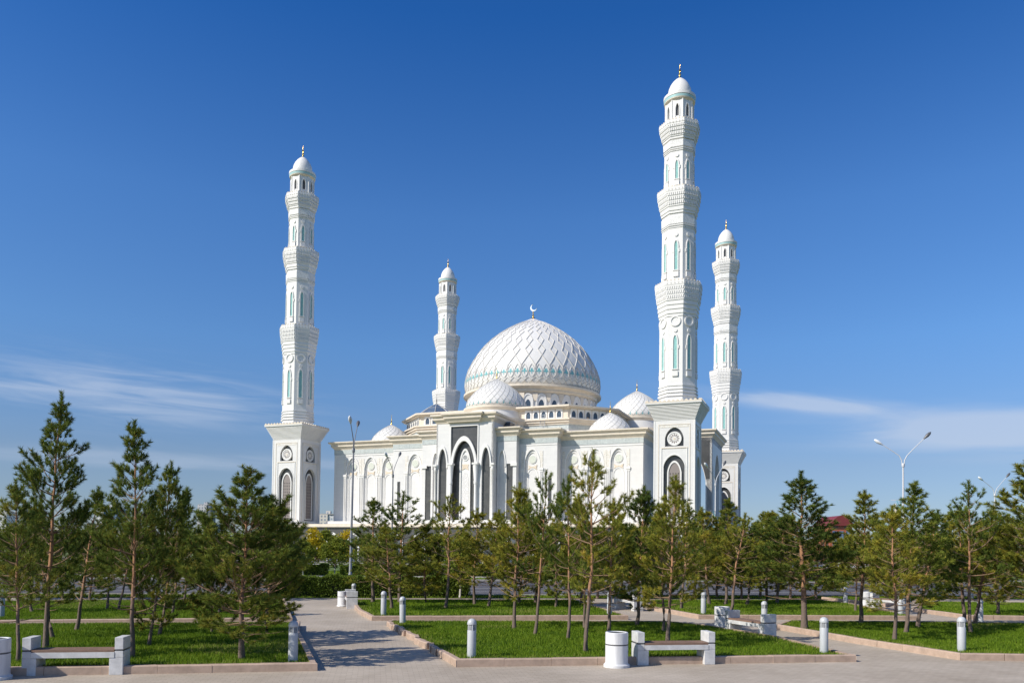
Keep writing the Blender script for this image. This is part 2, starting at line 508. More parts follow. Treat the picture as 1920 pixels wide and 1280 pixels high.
for b, w in ((41.9, .18), (62.6, .3), (69.2, .25)):
    for a in np.arange(-90, 110, 3.0):
        P = [AB(a, b - w), AB(a + 2.98, b - w), AB(a + 2.98, b), AB(a, b)]
        z0, z1 = -.02, .12
        mb.add([(p.x, p.y, z0) for p in P] + [(p.x, p.y, z1) for p in P], [(4, 5, 6, 7), (0, 1, 5, 4), (1, 2, 6, 5), (2, 3, 7, 6), (3, 0, 4, 7)], FORE)
tag(mb.build('road_kerb'), kind='structure')
sheet('far_lawn', [AB(-120, 62.6, .06), AB(140, 62.6, .06), AB(140, 118, .06), AB(-120, 118, .06)], SOIL)
sheet('far_path', [AB(-120, 66.5, .07), AB(140, 66.5, .07), AB(140, 69.0, .07), AB(-120, 69.0, .07)], FORE)
MO = Vector((3.81015, 159.17832, 0)); MYAW = -0.3797283
def MQ(u, v, z=0.0):
    return Vector((MO.x + u * math.cos(MYAW) - v * math.sin(MYAW), MO.y + u * math.sin(MYAW) + v * math.cos(MYAW), z))
sheet('mosque_forecourt', [MQ(-90, -52, .012), MQ(110, -52, .012), MQ(110, 80, .012), MQ(-90, 80, .012)], FORE)
sheet('forecourt_lawn', [MQ(-90, -47, .06), MQ(-8, -47, .06), MQ(-8, -41, .06), MQ(-90, -41, .06)], SOIL)

# lawns with kerbs, corners read off on the ground (front-left, then round)
BEDS = {
 'bed1': [G(-260, 1272), G(595, 1257), G(561, 1190), G(563, 1173), G(-260, 1178)],
 'bed2': [G(855, 1250), G(1605, 1240), G(1462, 1203), G(1330, 1180), G(1250, 1172), G(735, 1170), G(725, 1173)],
 'bed3': [G(697, 1163), G(1178, 1161), G(1100, 1136), G(1082, 1129), G(655, 1129), G(672, 1150)],
 'bed4': [G(1310, 1160), G(1720, 1162), G(1600, 1137), G(1540, 1129), G(1215, 1129), G(1213, 1142)],
 'bed5': [G(1800, 1237), G(2300, 1243), G(2300, 1178), G(1478, 1170), G(1455, 1179), G(1600, 1205)],
 'bed6': [G(1815, 1160), G(2300, 1168), G(2300, 1138), G(1725, 1132), G(1712, 1146)],
 'bed7': [G(-300, 1175), G(548, 1166), G(535, 1128), G(-300, 1134)],
 'bed8': [G(1540, 1124), G(1660, 1137), G(1690, 1128), G(1560, 1121)],
}
rng = random.Random(5)
kerb_i = 0
for k, P in BEDS.items():
    P = [Vector((p.x, p.y, 0)) for p in P]
    n = len(P)
    area = sum(P[i].x * P[(i + 1) % n].y - P[(i + 1) % n].x * P[i].y for i in range(n))
    if area < 0: P = P[::-1]
    c = sum(P, Vector()) / n
    # inset polygon
    ins = []
    for i in range(n):
        a, b, d = P[i - 1], P[i], P[(i + 1) % n]
        e1 = (b - a).normalized(); e2 = (d - b).normalized()
        n1 = Vector((-e1.y, e1.x, 0)); n2 = Vector((-e2.y, e2.x, 0))
        bis = (n1 + n2).normalized(); l = .13 / max(.35, bis.dot(n1))
        ins.append(b + bis * l)
    BEDS[k] = [Vector((p.x, p.y, .11)) for p in ins]
    sheet('lawn', BEDS[k], SOIL, thick=.2)
    mb = MB()
    for i in range(n):
        a, b = P[i], P[(i + 1) % n]
        ai, bi = ins[i], ins[(i + 1) % n]
        L = (b - a).length; m = max(1, round(L / 1.0))
        ragged = (k == 'bed2' and min(a.x, b.x) < -3.5 and abs(a.y - b.y) > 5)
        if ragged: m = round(L / .62)
        nn = Vector(((b - a).y, -(b - a).x, 0)).normalized()
        for j in range(m):
            t0, t1 = j / m + .0025 / L, (j + 1) / m - .0025 / L
            if j == 0: t0 = 0
            if j == m - 1: t1 = 1
            off = nn * rng.uniform(-.006, .006); dz = rng.uniform(-.005, .005)
            o2 = off
            if ragged and j > 0 and (a.lerp(b, t0)).y > 18.6 :
                off = nn * rng.uniform(-.10, .07); o2 = nn * rng.uniform(-.10, .07); dz = rng.uniform(-.04, .02)
            p0, p1 = a.lerp(b, t0) + off, a.lerp(b, t1) + o2
            q1, q0 = ai.lerp(bi, t1) + o2, ai.lerp(bi, t0) + off
            zt = .165 + dz; cz = .02
            # chamfered outer top edge
            r0, r1 = p0.lerp(q0, .14), p1.lerp(q1, .14)
            vs = [(*p0.xy, -.02), (*p1.xy, -.02), (*p1.xy, zt - cz), (*p0.xy, zt - cz), (*r1.xy, zt), (*r0.xy, zt),
                  (*q1.xy, zt), (*q0.xy, zt), (*q1.xy, 0), (*q0.xy, 0)]
            mb.add(vs, [(0, 1, 2, 3), (3, 2, 4, 5), (5, 4, 6, 7), (7, 6, 8, 9), (1, 8, 6, 4, 2), (0, 3, 5, 7, 9)], KERBM)
    tag(mb.build('kerb'), kind='structure')

# grass blades
def inpoly(x, y, P):
    ins = np.zeros(len(x), bool); n = len(P)
    for i in range(n):
        x0, y0, x1, y1 = P[i].x, P[i].y, P[(i + 1) % n].x, P[(i + 1) % n].y
        c = ((y0 > y) != (y1 > y)) & (x < (x1 - x0) * (y - y0) / (y1 - y0 + 1e-12) + x0)
        ins ^= c
    return ins
def trimesh(name, V, mat, tint, parent=None):
    """V: (n,3,3) triangles"""
    n = len(V)
    me = bpy.data.meshes.new(name)
    me.vertices.add(3 * n); me.loops.add(3 * n); me.polygons.add(n)
    me.vertices.foreach_set('co', V.reshape(-1).astype(np.float32))
    me.loops.foreach_set('vertex_index', np.arange(3 * n, dtype=np.int32))
    me.polygons.foreach_set('loop_start', np.arange(0, 3 * n, 3, dtype=np.int32))
    try: me.polygons.foreach_set('loop_total', np.full(n, 3, np.int32))
    except Exception: pass
    at = me.attributes.new('tint', 'FLOAT', 'FACE')
    at.data.foreach_set('value', tint.astype(np.float32))
    me.materials.append(mat)
    me.update(calc_edges=True)
    me.validate()
    o = bpy.data.objects.new(name, me); COL.objects.link(o)
    if parent: o.parent = parent
    return o
def smooth_noise(x, y, s, seed):
    r = np.random.default_rng(seed); v = np.zeros_like(x)
    for k in range(6):
        th = r.uniform(0, 6.28); f = s * r.uniform(.6, 2.2); ph = r.uniform(0, 6.28)
        v += np.sin((x * np.cos(th) + y * np.sin(th)) * f + ph + 1.3 * np.sin((x * np.sin(th) - y * np.cos(th)) * f * .7))
    return v / 6
R = np.random.default_rng(3)
allV, allT = [], []
for k, P in BEDS.items():
    xs = [p.x for p in P]; ys = [p.y for p in P]
    x0, x1, y0, y1 = max(min(xs), -36), min(max(xs), 40), min(ys), max(ys)
    near = y0 < 26
    dens = 950 if near else 430
    N = int((x1 - x0) * (y1 - y0) * dens)
    x = R.uniform(x0, x1, N); y = R.uniform(y0, y1, N)
    ok = inpoly(x, y, P) & (np.abs(x) < y * .80 + 4.0)
    x, y = x[ok], y[ok]; N = len(x)
    pat = smooth_noise(x, y, 1.6, 11) * .5 + smooth_noise(x, y, 6, 12) * .5
    h = (.065 + .035 * R.random(N) + .035 * pat) * (1.0 if near else 1.1)
    w = (.011 if near else .017) * R.uniform(.7, 1.3, N)
    th = R.uniform(0, PI, N); ln = R.uniform(0, .6, N) * h; la = R.uniform(0, 2 * PI, N)
    z = np.full(N, .105)
    V = np.empty((N, 3, 3))
    V[:, 0] = np.stack([x - np.cos(th) * w, y - np.sin(th) * w, z], 1)
    V[:, 1] = np.stack([x + np.cos(th) * w, y + np.sin(th) * w, z], 1)
    V[:, 2] = np.stack([x + np.cos(la) * ln, y + np.sin(la) * ln, z + h], 1)
    tnt = np.clip(.42 + .3 * pat + R.normal(0, .16, N), 0, .93)
    dry = smooth_noise(x, y, .9, 31) > .42
    tnt = np.where(dry & (R.random(N) < .3), .97, tnt)
    dmin = np.full(N, 9.0)
    for i in range(len(P)):
        ax_, ay_, bx_, by_ = P[i].x, P[i].y, P[(i + 1) % len(P)].x, P[(i + 1) % len(P)].y
        ll = (bx_ - ax_) ** 2 + (by_ - ay_) ** 2
        tt_ = np.clip(((x - ax_) * (bx_ - ax_) + (y - ay_) * (by_ - ay_)) / ll, 0, 1)
        dmin = np.minimum(dmin, np.hypot(x - ax_ - tt_ * (bx_ - ax_), y - ay_ - tt_ * (by_ - ay_)))
    fr_ = R.random(N) < .5 * np.exp(-dmin / .22)
    tnt = np.where(fr_, .93 + .07 * R.random(N), tnt)
    V[:, 2, 2] -= np.where(dmin < .15, .03, 0) * R.random(N)
    allV.append(V); allT.append(tnt)
tag(trimesh('grass', np.concatenate(allV), GRASSM, np.concatenate(allT)), kind='stuff')
# verge and far lawn grass, coarser
Vv, Tv = [], []
for (a0, a1, b0, b1, z0, dens, hh, ww) in ((-30, 45, 40.2, 41.8, .02, 260, .10, .022), (-40, 55, 69.3, 84, .06, 40, .12, .05), (-40, 55, 62.7, 66.4, .06, 60, .12, .04)):
    N = int((a1 - a0) * (b1 - b0) * dens)
    a = R.uniform(a0, a1, N); b = R.uniform(b0, b1, N)
    x = a * ca - b * sa; y = a * sa + b * ca
    th = R.uniform(0, PI, N); h = hh * R.uniform(.6, 1.2, N)
    V = np.empty((N, 3, 3)); z = np.full(N, z0)
    V[:, 0] = np.stack([x - np.cos(th) * ww, y - np.sin(th) * ww, z], 1)
    V[:, 1] = np.stack([x + np.cos(th) * ww, y + np.sin(th) * ww, z], 1)
    V[:, 2] = np.stack([x + R.normal(0, .03, N), y + R.normal(0, .03, N), z + h], 1)
    Vv.append(V); Tv.append(np.clip(R.normal(.6, .2, N), 0, 1))
tag(trimesh('verge_grass', np.concatenate(Vv), GRASSM, np.concatenate(Tv)), kind='stuff')

# ------------------------------------------------------------------ mosque
mosque = empty('mosque', MO, MYAW, 'large white marble mosque with a ribbed central dome on a dark granite podium', 'mosque')
FRONT = -PI / 2
def rect_prism(mb, u0, u1, v0, v1, z0, z1, mat): mb.box(u0, u1, v0, v1, z0, z1, mat)
# podium
mb = MB()
mb.box(-29.4, 39.4, -35.4, 35.5, 0, 6.05, GRAN)
mb.box(-39.3, -31.2, -35.2, 35.2, 0, 6.05, GRAN)
mb.box(-30.9, -29.4, -20, 20, 0, 5.6, GRAN)
mb.build('podium', mosque)
mb = MB()
mb.box(-29.8, 39.8, -35.8, 35.9, 6.05, 6.28, BEIGE); mb.box(-29.65, 39.65, -35.65, 35.7, 6.28, 6.6, BEIGE)
mb.box(-39.7, -30.8, -35.6, 35.6, 6.05, 6.28, BEIGE); mb.box(-39.55, -30.95, -35.45, 35.45, 6.28, 6.6, BEIGE)
mb.build('podium_ledge', mosque)
fr = frame(0, -35.4, FRONT)
for cu in [-27.3 + 4.2 * i for i in range(16)]:
    m_ = MB()
    archband(m_, fr, cu, 1.2, .92, 3.9, 5.15, 4.75, 0.3, 0, .14, PLAIN)
    f_ = m_.build('podium_window', mosque)
    m_ = MB(); archpanel(m_, fr, cu, .92, 0.3, 3.9, 4.75, 0, .03, PANE); m_.build('pane', f_)
# stair with white coping between the left minaret and the hall
mb = MB()
fs = frame(0, -34.6, FRONT)
mb.ext(fs, [(-31.2, .1), (-29.4, .1), (-29.4, 5.9), (-31.2, 4.6)], -3, 0, GRAN)
mb.ext(fs, [(-31.2, 4.6), (-29.4, 5.9), (-29.4, 6.2), (-31.2, 4.9)], -3, .12, PLAIN)
mb.build('staircase', mosque)

# main hall
ROOF = 20.5
PLANES = [(5.15, -32.0, 24.9), (8.65, -30.4, 22.5), (15.2, -29.0, 22.2), (28.8, -27.0, 21.9)]
D = .26       # thickness of the carved facing layer
mb = MB()
mb.box(-28.8, 28.8, -27 + D, 27, 6.6, 21.0, WHITE)
mb.box(-15.2, 15.2, -29 + D, -27 + D, 6.6, 21.3, WHITE)
mb.box(-8.65, 8.65, -30.4 + D, -29 + D, 6.6, 21.6, WHITE)
mb.box(-5.15, 5.15, -30.5, -22, 6.6, 24.0, WHITE)
mb.box(-28.8, 28.8, -29.3, -26.6, 6.6, 7.3, WHITE)
mb.box(-15.6, 15.6, -31.0, -29.3, 6.6, 7.3, WHITE)
mb.box(-9.1, 9.1, -32.6, -31.0, 6.6, 7.3, WHITE)
mb.build('main_hall_wall', mosque)

def cornice(mb, x0, x1, y0, y1, ztop, h=1.4, ov=.9, fz=.85):
    """beige stepped cornice over a grey-green frieze round a rectangular block"""
    zb = ztop - h
    prof = [(0.06, zb - .02), (.10, zb + .12), (.42, zb + .5), (.50, zb + .55), (.52, zb + .95), (.80, zb + 1.1), (ov, zb + 1.2), (ov, ztop)]
    vs = []
    for o, z in prof:
        vs += [(x0 - o, y0 - o, z), (x1 + o, y0 - o, z), (x1 + o, y1 + o, z), (x0 - o, y1 + o, z)]
    fs = []
    for j in range(len(prof) - 1):
        for i in range(4):
            fs.append((j * 4 + i, j * 4 + (i + 1) % 4, (j + 1) * 4 + (i + 1) % 4, (j + 1) * 4 + i))
    k = (len(prof) - 1) * 4
    fs.append((k, k + 1, k + 2, k + 3)); fs.append((3, 2, 1, 0))
    mb.add(vs, fs, BEIGE)
    if fz:
        mb.box(x0 - .05, x1 + .05, y0 - .05, y1 + .05, zb - fz, zb - .022, GREEN)
cz = MB()
cornice(cz, -28.8, 28.8, -27, 27, 21.9)
cornice(cz, -15.2, 15.2, -29.0, 20, 22.2)
cornice(cz, -8.65, 8.65, -30.4, 15, 22.55)
cz.build('cornice', mosque)
mb = MB(); cornice(mb, -5.15, 5.15, -32.0, -21, 24.9, 1.45, .85, fz=0)
cornice(mb, -2.9, 2.9, -32.55, -30, 24.97, 1.45, .85, fz=0)
mb.build('cornice', mosque)

def niche(fr, cx, hb, ztop=19.62):
    """carved blind arch with medallion, cartouche and inner arched panel"""
    m_ = MB()
    bay(m_, fr, cx, hb, 7.3, ztop, 1.25, 16.9, 18.9, -D, 0, WHITE)
    archband(m_, fr, cx, 1.42, 1.25, 16.9, 19.15, 18.9, 16.0, 0, .10, PLAIN)
    bay(m_, fr, cx, 1.26, 7.3, 19.0, .98, 16.9, 18.45, -D - .01, -.13, WHITE)
    archband(m_, fr, cx, .93, .80, 14.9, 15.95, 15.75, 7.4, -D, -.18, PLAIN)
    for s_ in (-1, 1):
        m_.rect(fr, cx + s_ * (hb - .28) - .26, cx + s_ * (hb - .28) + .26, 15.9, 18.7, 0, .06, FILI)
        m_.rect(fr, cx + s_ * (hb - .25) - .36, cx + s_ * (hb - .25) + .36, 15.55, 15.9, 0, .20, PLAIN)
        m_.rect(fr, cx + s_ * (hb - .25) - .28, cx + s_ * (hb - .25) + .28, 15.3, 15.55, 0, .12, PLAIN)
        for k_ in (.12, .42):
            m_.rect(fr, cx + s_ * (hb - k_) - .07, cx + s_ * (hb - k_) + .07, 7.3, 15.3, 0, .12, PLAIN)
    o = m_.build('niche', mosque)
    m_ = MB(); disc(m_, fr, cx, 17.35, .70, -D, -.17, PLAIN); disc(m_, fr, cx, 17.35, .62, -.17, -.14, FILIG); m_.build('medallion', o)
    m_ = MB()
    q = [(-.78, 16.45), (-.3, 16.2), (.3, 16.2), (.78, 16.45), (.66, 16.0), (.78, 15.7), (.0, 16.02), (-.78, 15.7), (-.66, 16.0)]
    m_.ext(fr, sh(q, cx), -D, -.16, FILIO); m_.build('cartouche', o)
F27 = frame(0, -27, FRONT); F29 = frame(0, -29, FRONT); F304 = frame(0, -30.4, FRONT); F32 = frame(0, -32, FRONT)
wf = MB()
for s_ in (-1, 1):
    for c_ in (17.3, 21.05, 24.8): niche(F27, s_ * c_, 1.875)
    a, b = sorted((s_ * 26.675, s_ * 28.8)); wf.rect(F27, a, b, 7.3, 19.62, -D, 0, WHITE)
    wf.rect(F27, *sorted((s_ * 15.2, s_ * 15.425)), 7.3, 19.62, -D, 0, WHITE)
    niche(F29, s_ * 10.9, 1.875, 19.95)
    wf.rect(F29, *sorted((s_ * 8.65, s_ * 9.025)), 7.3, 19.95, -D, 0, WHITE)
    wf.rect(F29, *sorted((s_ * 12.775, s_ * 13.7)), 7.3, 19.95, -D, 0, WHITE)
    wf.rect(F29, *sorted((s_ * 14.3, s_ * 15.2)), 7.3, 19.95, -D, 0, WHITE)
    wf.rect(F29, *sorted((s_ * 13.7, s_ * 14.3)), 14.2, 19.95, -D, 0, WHITE)
    wf.rect(F29, *sorted((s_ * 13.7, s_ * 14.3)), 7.3, 14.2, -D, -.16, GRAN)
    # portal flank blocks
    bay(wf, F304, s_ * 6.1, .85, 7.3, 20.25, .52, 16.9, 18.7, -D, 0, WHITE)
    archband(wf, F304, s_ * 6.1, .72, .54, 16.9, 19.15, 18.75, 16.1, 0, .12, PLAIN)
    wf.rect(F304, *sorted((s_ * 6.95, s_ * 8.65)), 16.6, 20.25, -D, 0, WHITE)
    wf.rect(F304, *sorted((s_ * 8.05, s_ * 8.65)), 7.3, 16.6, -D, 0, WHITE)
    wf.rect(F304, *sorted((s_ * 6.95, s_ * 8.05)), 7.3, 16.6, -D, -.16, GRAN)
    wf.rect(F304, *sorted((s_ * 7.7, s_ * 8.8)), 16.2, 16.75, 0, .22, PLAIN)
wf.rect(F304, -5.25, 5.25, 7.3, 20.0, -D, -D + .02, WHITE)
# fine horizontal and vertical string mouldings
for (fr, x0, x1, z) in ((F27, 15.4, 28.8, 19.3), (F27, -28.8, -15.4, 19.3), (F29, 9.0, 15.2, 19.62), (F29, -15.2, -9.0, 19.62)):
    wf.rect(fr, x0, x1, z, z + .12, 0, .07, PLAIN)
wf.build('facade_facing', mosque)

# front portal
p_ = MB()
p_.box(-5.15, 5.15, -31.5, -30.5, 22.9, 24.0, WHITE)
p_.rect(F32, -5.15, 5.15, 22.9, 24.0, -.5, 0, WHITE)
for s_ in (-1, 1):
    bay(p_, F32, s_ * 3.95, 1.2, 7.3, 22.9, .74, 16.7, 19.2, -.9, 0, WHITE)
    p_.rect(F32, *sorted((s_ * 2.62, s_ * 2.75)), 7.3, 22.9, -.9, 0, WHITE)
    archband(p_, F32, s_ * 3.95, 1.0, .74, 16.7, 19.75, 19.2, 16.0, 0, .18, PLAIN)
    p_.rect(F32, *sorted((s_ * 2.42, s_ * 2.62)), 7.3, 23.05, -.9, .12, PLAIN)
p_.rect(F32, -2.62, 2.62, 22.85, 23.05, -.9, .12, PLAIN)
p_.box(-5.14, -4.9, -32.0, -30.5, 7.3, 24.0, WHITE); p_.box(4.9, 5.14, -32.0, -30.5, 7.3, 24.0, WHITE)
archband(p_, F32, 0, 2.42, 1.98, 16.7, 21.2, 20.4, 16.4, -.62, .25, PLAIN)
portal = p_.build('portal', mosque)
p_ = MB()
bay(p_, F32, 0, 2.42, 16.7, 22.9, 1.95, 16.7, 20.4, -.9, -.15, GRAN)
p_.rect(F32, -2.42, 2.42, 7.3, 22.0, -.9, -.62, GRAN)
for s_ in (-1, 1): p_.rect(F32, s_ * 3.95 - .8, s_ * 3.95 + .8, 7.3, 19.6, -.9, -.35, GRAN)
p_.build('granite_panel', portal)
p_ = MB()
archband(p_, F32, 0, .98, .74, 16.9, 19.2, 18.8, 7.3, -.62, -.38, PLAIN)
archpanel(p_, F32, 0, .74, 7.3, 16.9, 18.8, -.62, -.54, PLAIN)
archpanel(p_, F32, 0, .60, 7.3, 14.2, 15.3, -.54, -.50, LATT)
disc(p_, F32, 0, 17.7, .55, -.54, -.49, LATD2); ringf(p_, F32, 0, 17.7, .55, .38, -.49, -.45, PLAIN)
p_.ext(F32, [(-.62, 16.6), (.62, 16.6), (.5, 16.1), (.62, 15.6), (0, 15.9), (-.62, 15.6), (-.5, 16.1)], -.54, -.48, FILIO)
p_.build('lattice_niche', portal)
def column(x, y, r, z0, z1, zc):
    c = MB()
    c.lathe([(r * 1.7, z0), (r * 1.7, z0 + .25), (r * 1.15, z0 + .5), (r, z0 + .7), (r, zc), (r * 1.25, zc + .05), (r * 1.3, zc + .5), (r * 1.1, zc + .6), (r * 1.9, z1 - .3)], PLAIN, 14, x, y)
    c.box(x - r * 2, x + r * 2, y - r * 2, y + r * 2, z1 - .3, z1, PLAIN)
    return c.build('column', portal, ang=40)
for s_ in (-1, 1):
    column(s_ * 2.28, -32.3, .26, 7.3, 16.7, 13.2)
    column(s_ * 5.2, -32.15, .17, 7.3, 16.6, 15.4)

# roof terrace and octagon
def octo(mb, ap, ch, z0, z1, mat):
    """octagon: apothem ap on the axes, straight half-length ch"""
    P = [(ap, -ch), (ap, ch), (ch, ap), (-ch, ap), (-ap, ch), (-ap, -ch), (-ch, -ap), (ch, -ap)]
    vs = [(x, y, z0) for x, y in P] + [(x, y, z1) for x, y in P]
    mb.add(vs, [tuple(range(8, 16)), tuple(range(8))[::-1]] + [(i, (i + 1) % 8, (i + 1) % 8 + 8, i + 8) for i in range(8)], mat)
mb = MB()
octo(mb, 21.3, 14.6, 20.5, 23.3, WHITE)
octo(mb, 21.35, 14.62, 23.3, 24.15, GREEN)
octo(mb, 21.5, 14.7, 24.15, 24.5, BEIGE); octo(mb, 21.75, 14.8, 24.5, 24.9, BEIGE); octo(mb, 22.0, 14.95, 24.9, 25.15, BEIGE)
octo(mb, 20.9, 14.35, 25.15, 27.0, BEIGE)
octo(mb, 21.5, 14.65, 27.0, 27.2, BEIGE); octo(mb, 21.8, 14.8, 27.2, 27.5, BEIGE)
mb.build('octagon_terrace', mosque)
wm = MB(); w0 = frame(0, 0, FRONT)
bay(wm, w0, 0, .62, 25.2, 26.95, .40, 26.1, 26.6, 0, .12, PLAIN, zb=25.45)
awf = wm.mats and wm
proto_aw = wm.build('arcade_window', mosque, ang=30)
wm = MB(); archpanel(wm, w0, 0, .42, 25.4, 26.1, 26.62, 0, .03, PANE); pane0 = wm.build('pane', proto_aw)
first = True
def place_win(o0, x, y, ang, used=[0]):
    global first
    c = o0 if first else copy_tree(o0, mosque)
    first = False
    c.parent = mosque
    c.location = (x, y, 0); c.rotation_euler = (0, 0, ang - FRONT)
    return c
def edge_row(a, b, ang, sp, skip=None):
    L = math.dist(a, b); n = int((L - .6) / sp)
    for i in range(n):
        t = (i + .5 + (L / sp - n) / 2) * sp / L
        x, y = a[0] + (b[0] - a[0]) * t, a[1] + (b[1] - a[1]) * t
        if skip and skip(x, y): continue
        place_win(proto_aw, x, y, ang)
ap, ch = 20.9, 14.35
edge_row((-ch, -ap), (ch, -ap), FRONT, 1.42, lambda x, y: abs(x) < 6.2)
edge_row((ch, -ap), (ap, -ch), -PI / 4, 1.42)
edge_row((ap, -ch), (ap, ch), 0, 1.42, lambda x, y: abs(y) < 6.2)
edge_row((-ap, -ch), (-ch, -ap), -3 * PI / 4, 1.42)

# drum
mb = MB()
mb.lathe([(13.4, 27.4), (13.4, 28.0), (12.75, 28.0), (12.75, 31.9), (13.0, 32.1), (13.2, 32.3), (13.2, 32.7), (13.7, 33.0), (13.95, 33.1), (13.95, 33.5), (13.3, 33.6)], BEIGE, 96)
mb.m = [mb.m[0]] * len(mb.m)
drum = mb.build('drum', mosque, ang=30)
mb = MB(); mb.lathe([(12.78, 28.0), (12.78, 31.3)], WHITE, 96, caps=False); mb.build('drum_wall', mosque, ang=30)
wm = MB(); w0 = frame(0, 0, FRONT)
archband(wm, w0, 0, .98, .78, 30.6, 31.9, 31.6, 28.0, -.15, .22, PLAIN)
bay(wm, w0, 0, .80, 28.0, 31.65, .50, 29.9, 30.7, -.15, .10, PLAIN, zb=28.7)
proto_dw = wm.build('drum_window', mosque)
wm = MB(); archpanel(wm, w0, 0, .52, 28.65, 29.9, 30.72, -.10, .06, PANE); wm.build('pane', proto_dw)
wm = MB()
wm.ext(w0, sh([(-.48, 31.95), (.48, 31.95), (.46, 31.2), (.30, 30.7), (0, 30.35), (-.30, 30.7), (-.46, 31.2)], 1.36), -.2, .16, BEIGE)
wm.build('swag', proto_dw)
NDW = 32
for i in range(NDW):
    a = 2 * PI * (i + .5) / NDW
    c = proto_dw if i == 0 else copy_tree(proto_dw, mosque)
    c.location = (12.76 * math.cos(a), 12.76 * math.sin(a), 0); c.rotation_euler = (0, 0, a - FRONT)

# main dome
DP = [(13.31, 33.5), (13.59, 34.3), (13.73, 35.3), (13.71, 36.2), (13.50, 37.2), (13.04, 38.6), (12.35, 40.0), (11.39, 41.6), (10.16, 43.2),
      (8.69, 44.7), (7.09, 46.0), (5.44, 47.1), (3.84, 48.0), (2.38, 48.75), (1.10, 49.35), (0.27, 49.75)]
def prof_r(DPx, z):
    for (r0, z0), (r1, z1) in zip(DPx, DPx[1:]):
        if z0 <= z <= z1: return r0 + (r1 - r0) * (z - z0) / (z1 - z0)
    return DPx[-1][0] if z > DPx[-1][1] else DPx[0][0]
mb = MB(); mb.lathe(DP, DOMEW, 144); dome = mb.build('main_dome', mosque, smooth=True)
def ribs(mb, DPx, rows, N, w, h, mat, cx=0, cy=0, sub=3):
    """raised lattice: every row advances half a cell both ways"""
    for j in range(len(rows) - 1):
        za, zb = rows[j], rows[j + 1]
        for k in range(N):
            for s_ in (-.5, .5):
                a0 = (k + (j % 2) * .5) * 2 * PI / N; a1 = a0 + s_ * 2 * PI / N
                L_, R_ = [], []
                vs = []
                for i in range(sub + 1):
                    t = i / sub; z = za + (zb - za) * t; a = a0 + (a1 - a0) * (t * .55 + .45 * t * t * (3 - 2 * t))
                    r = prof_r(DPx, z)
                    da = w / max(r, .8)
                    for q, hh in ((-da, -.02), (-da * .6, h), (da * .6, h), (da, -.02)):
                        vs.append((cx + (r + hh) * math.cos(a + q), cy + (r + hh) * math.sin(a + q), z))
                fs = []
                for i in range(sub):
                    for q in range(3):
                        fs.append((i * 4 + q, i * 4 + q + 1, (i + 1) * 4 + q + 1, (i + 1) * 4 + q))
                mb.add(vs, fs, mat)
mb = MB()
ribs(mb, DP, [33.55, 34.2, 34.8], 64, .065, .10, DOMEJ)
def ribpath(mb, DPx, pts, w, h, mat, sub=3):
    """one raised rib along (z, angle) points"""
    P = []
    for (z0, a0), (z1, a1) in zip(pts, pts[1:]):
        for i in range(sub): P.append((z0 + (z1 - z0) * i / sub, a0 + (a1 - a0) * i / sub))
    P.append(pts[-1])
    vs = []
    for z, a in P:
        r = prof_r(DPx, z); da = w / max(r, .8)
        for q, hh in ((-da, -.02), (-da * .6, h), (da * .6, h), (da, -.02)):
            vs.append(((r + hh) * math.cos(a + q), (r + hh) * math.sin(a + q), z))
    fs = [(i * 4 + q, i * 4 + q + 1, (i + 1) * 4 + q + 1, (i + 1) * 4 + q) for i in range(len(P) - 1) for q in range(3)]
    mb.add(vs, fs, mat)
CELL = 2 * PI / 32
ZIG = [(36.3, -.5), (37.2, -.47), (39.2, 0), (40.45, .29), (41.5, 0), (42.65, -.30), (43.85, 0), (44.7, .31), (45.4, 0), (46.0, -.33), (46.6, 0), (47.1, .35), (47.6, 0), (48.1, -.38), (48.6, 0)]
for k in range(32):
    c_ = (k + .5) * CELL
    for s_ in (-1, 1):
        ribpath(mb, DP, [(z, c_ + s_ * o_ * CELL) for z, o_ in ZIG], .085, .13, DOMEJ)
# ogives carrying the turquoise flowers: rise from each small cell
for k in range(64):
    a0 = (k + .5) * CELL / 2
    for s_ in (-1, 1):
        ribpath(mb, DP, [(z, a0 + s_ * o_ * CELL / 2) for z, o_ in ((34.8, .10), (35.25, .38), (35.8, .44), (36.4, .36), (36.9, .20), (37.3, 0))], .06, .10, DOMEJ, 1)
mb.build('rib_lattice', dome)
mb = MB()
for k in range(64):
    a = (k + .5) * 2 * PI / 64
    for (dz, dw, hw, hh) in ((0, 0, .19, .46), (-.12, -.32, .14, .20), (-.12, .32, .14, .20), (.32, -.16, .09, .12), (.32, .16, .09, .12), (-.5, 0, .10, .12)):
        zc = 36.0 + dz
        q = []
        for ox, oz in ((0, -hh), (hw, 0), (0, hh), (-hw, 0)):
            z = zc + oz; r = prof_r(DP, z) + .05; aa = a + (dw + ox) / r
            q.append((r * math.cos(aa), r * math.sin(aa), z))
        mb.add(q, [(0, 1, 2, 3)], TURQP)
mb.build('turquoise_ornament', dome)
mb = MB()
mb.lathe([(.7, 49.45), (.5, 49.75), (.2, 49.95), (.14, 50.15), (.24, 50.3), (.12, 50.45), (.10, 50.9), (.17, 51.0), (.08, 51.1), (.05, 51.3)], GOLD, 16)
# crescent, open to the upper right
n = 18; cxr, czr, ro_ = .10, 51.95, .72
out = [(cxr + ro_ * math.cos(t), czr + ro_ * math.sin(t)) for t in [rad(110 + i * 235 / n) for i in range(n + 1)]]
inn = [(cxr + .16 + .64 * math.cos(t), czr + .16 + .64 * math.sin(t)) for t in [rad(112 + i * 222 / n) for i in range(n + 1)]]
fc = frame(0, 0, FRONT)
for i in range(n):
    mb.ext(fc, [out[i], out[i + 1], inn[i + 1], inn[i]], -.07, .07, SILV, back=True)
mb.build('crescent_finial', mosque, ang=35)

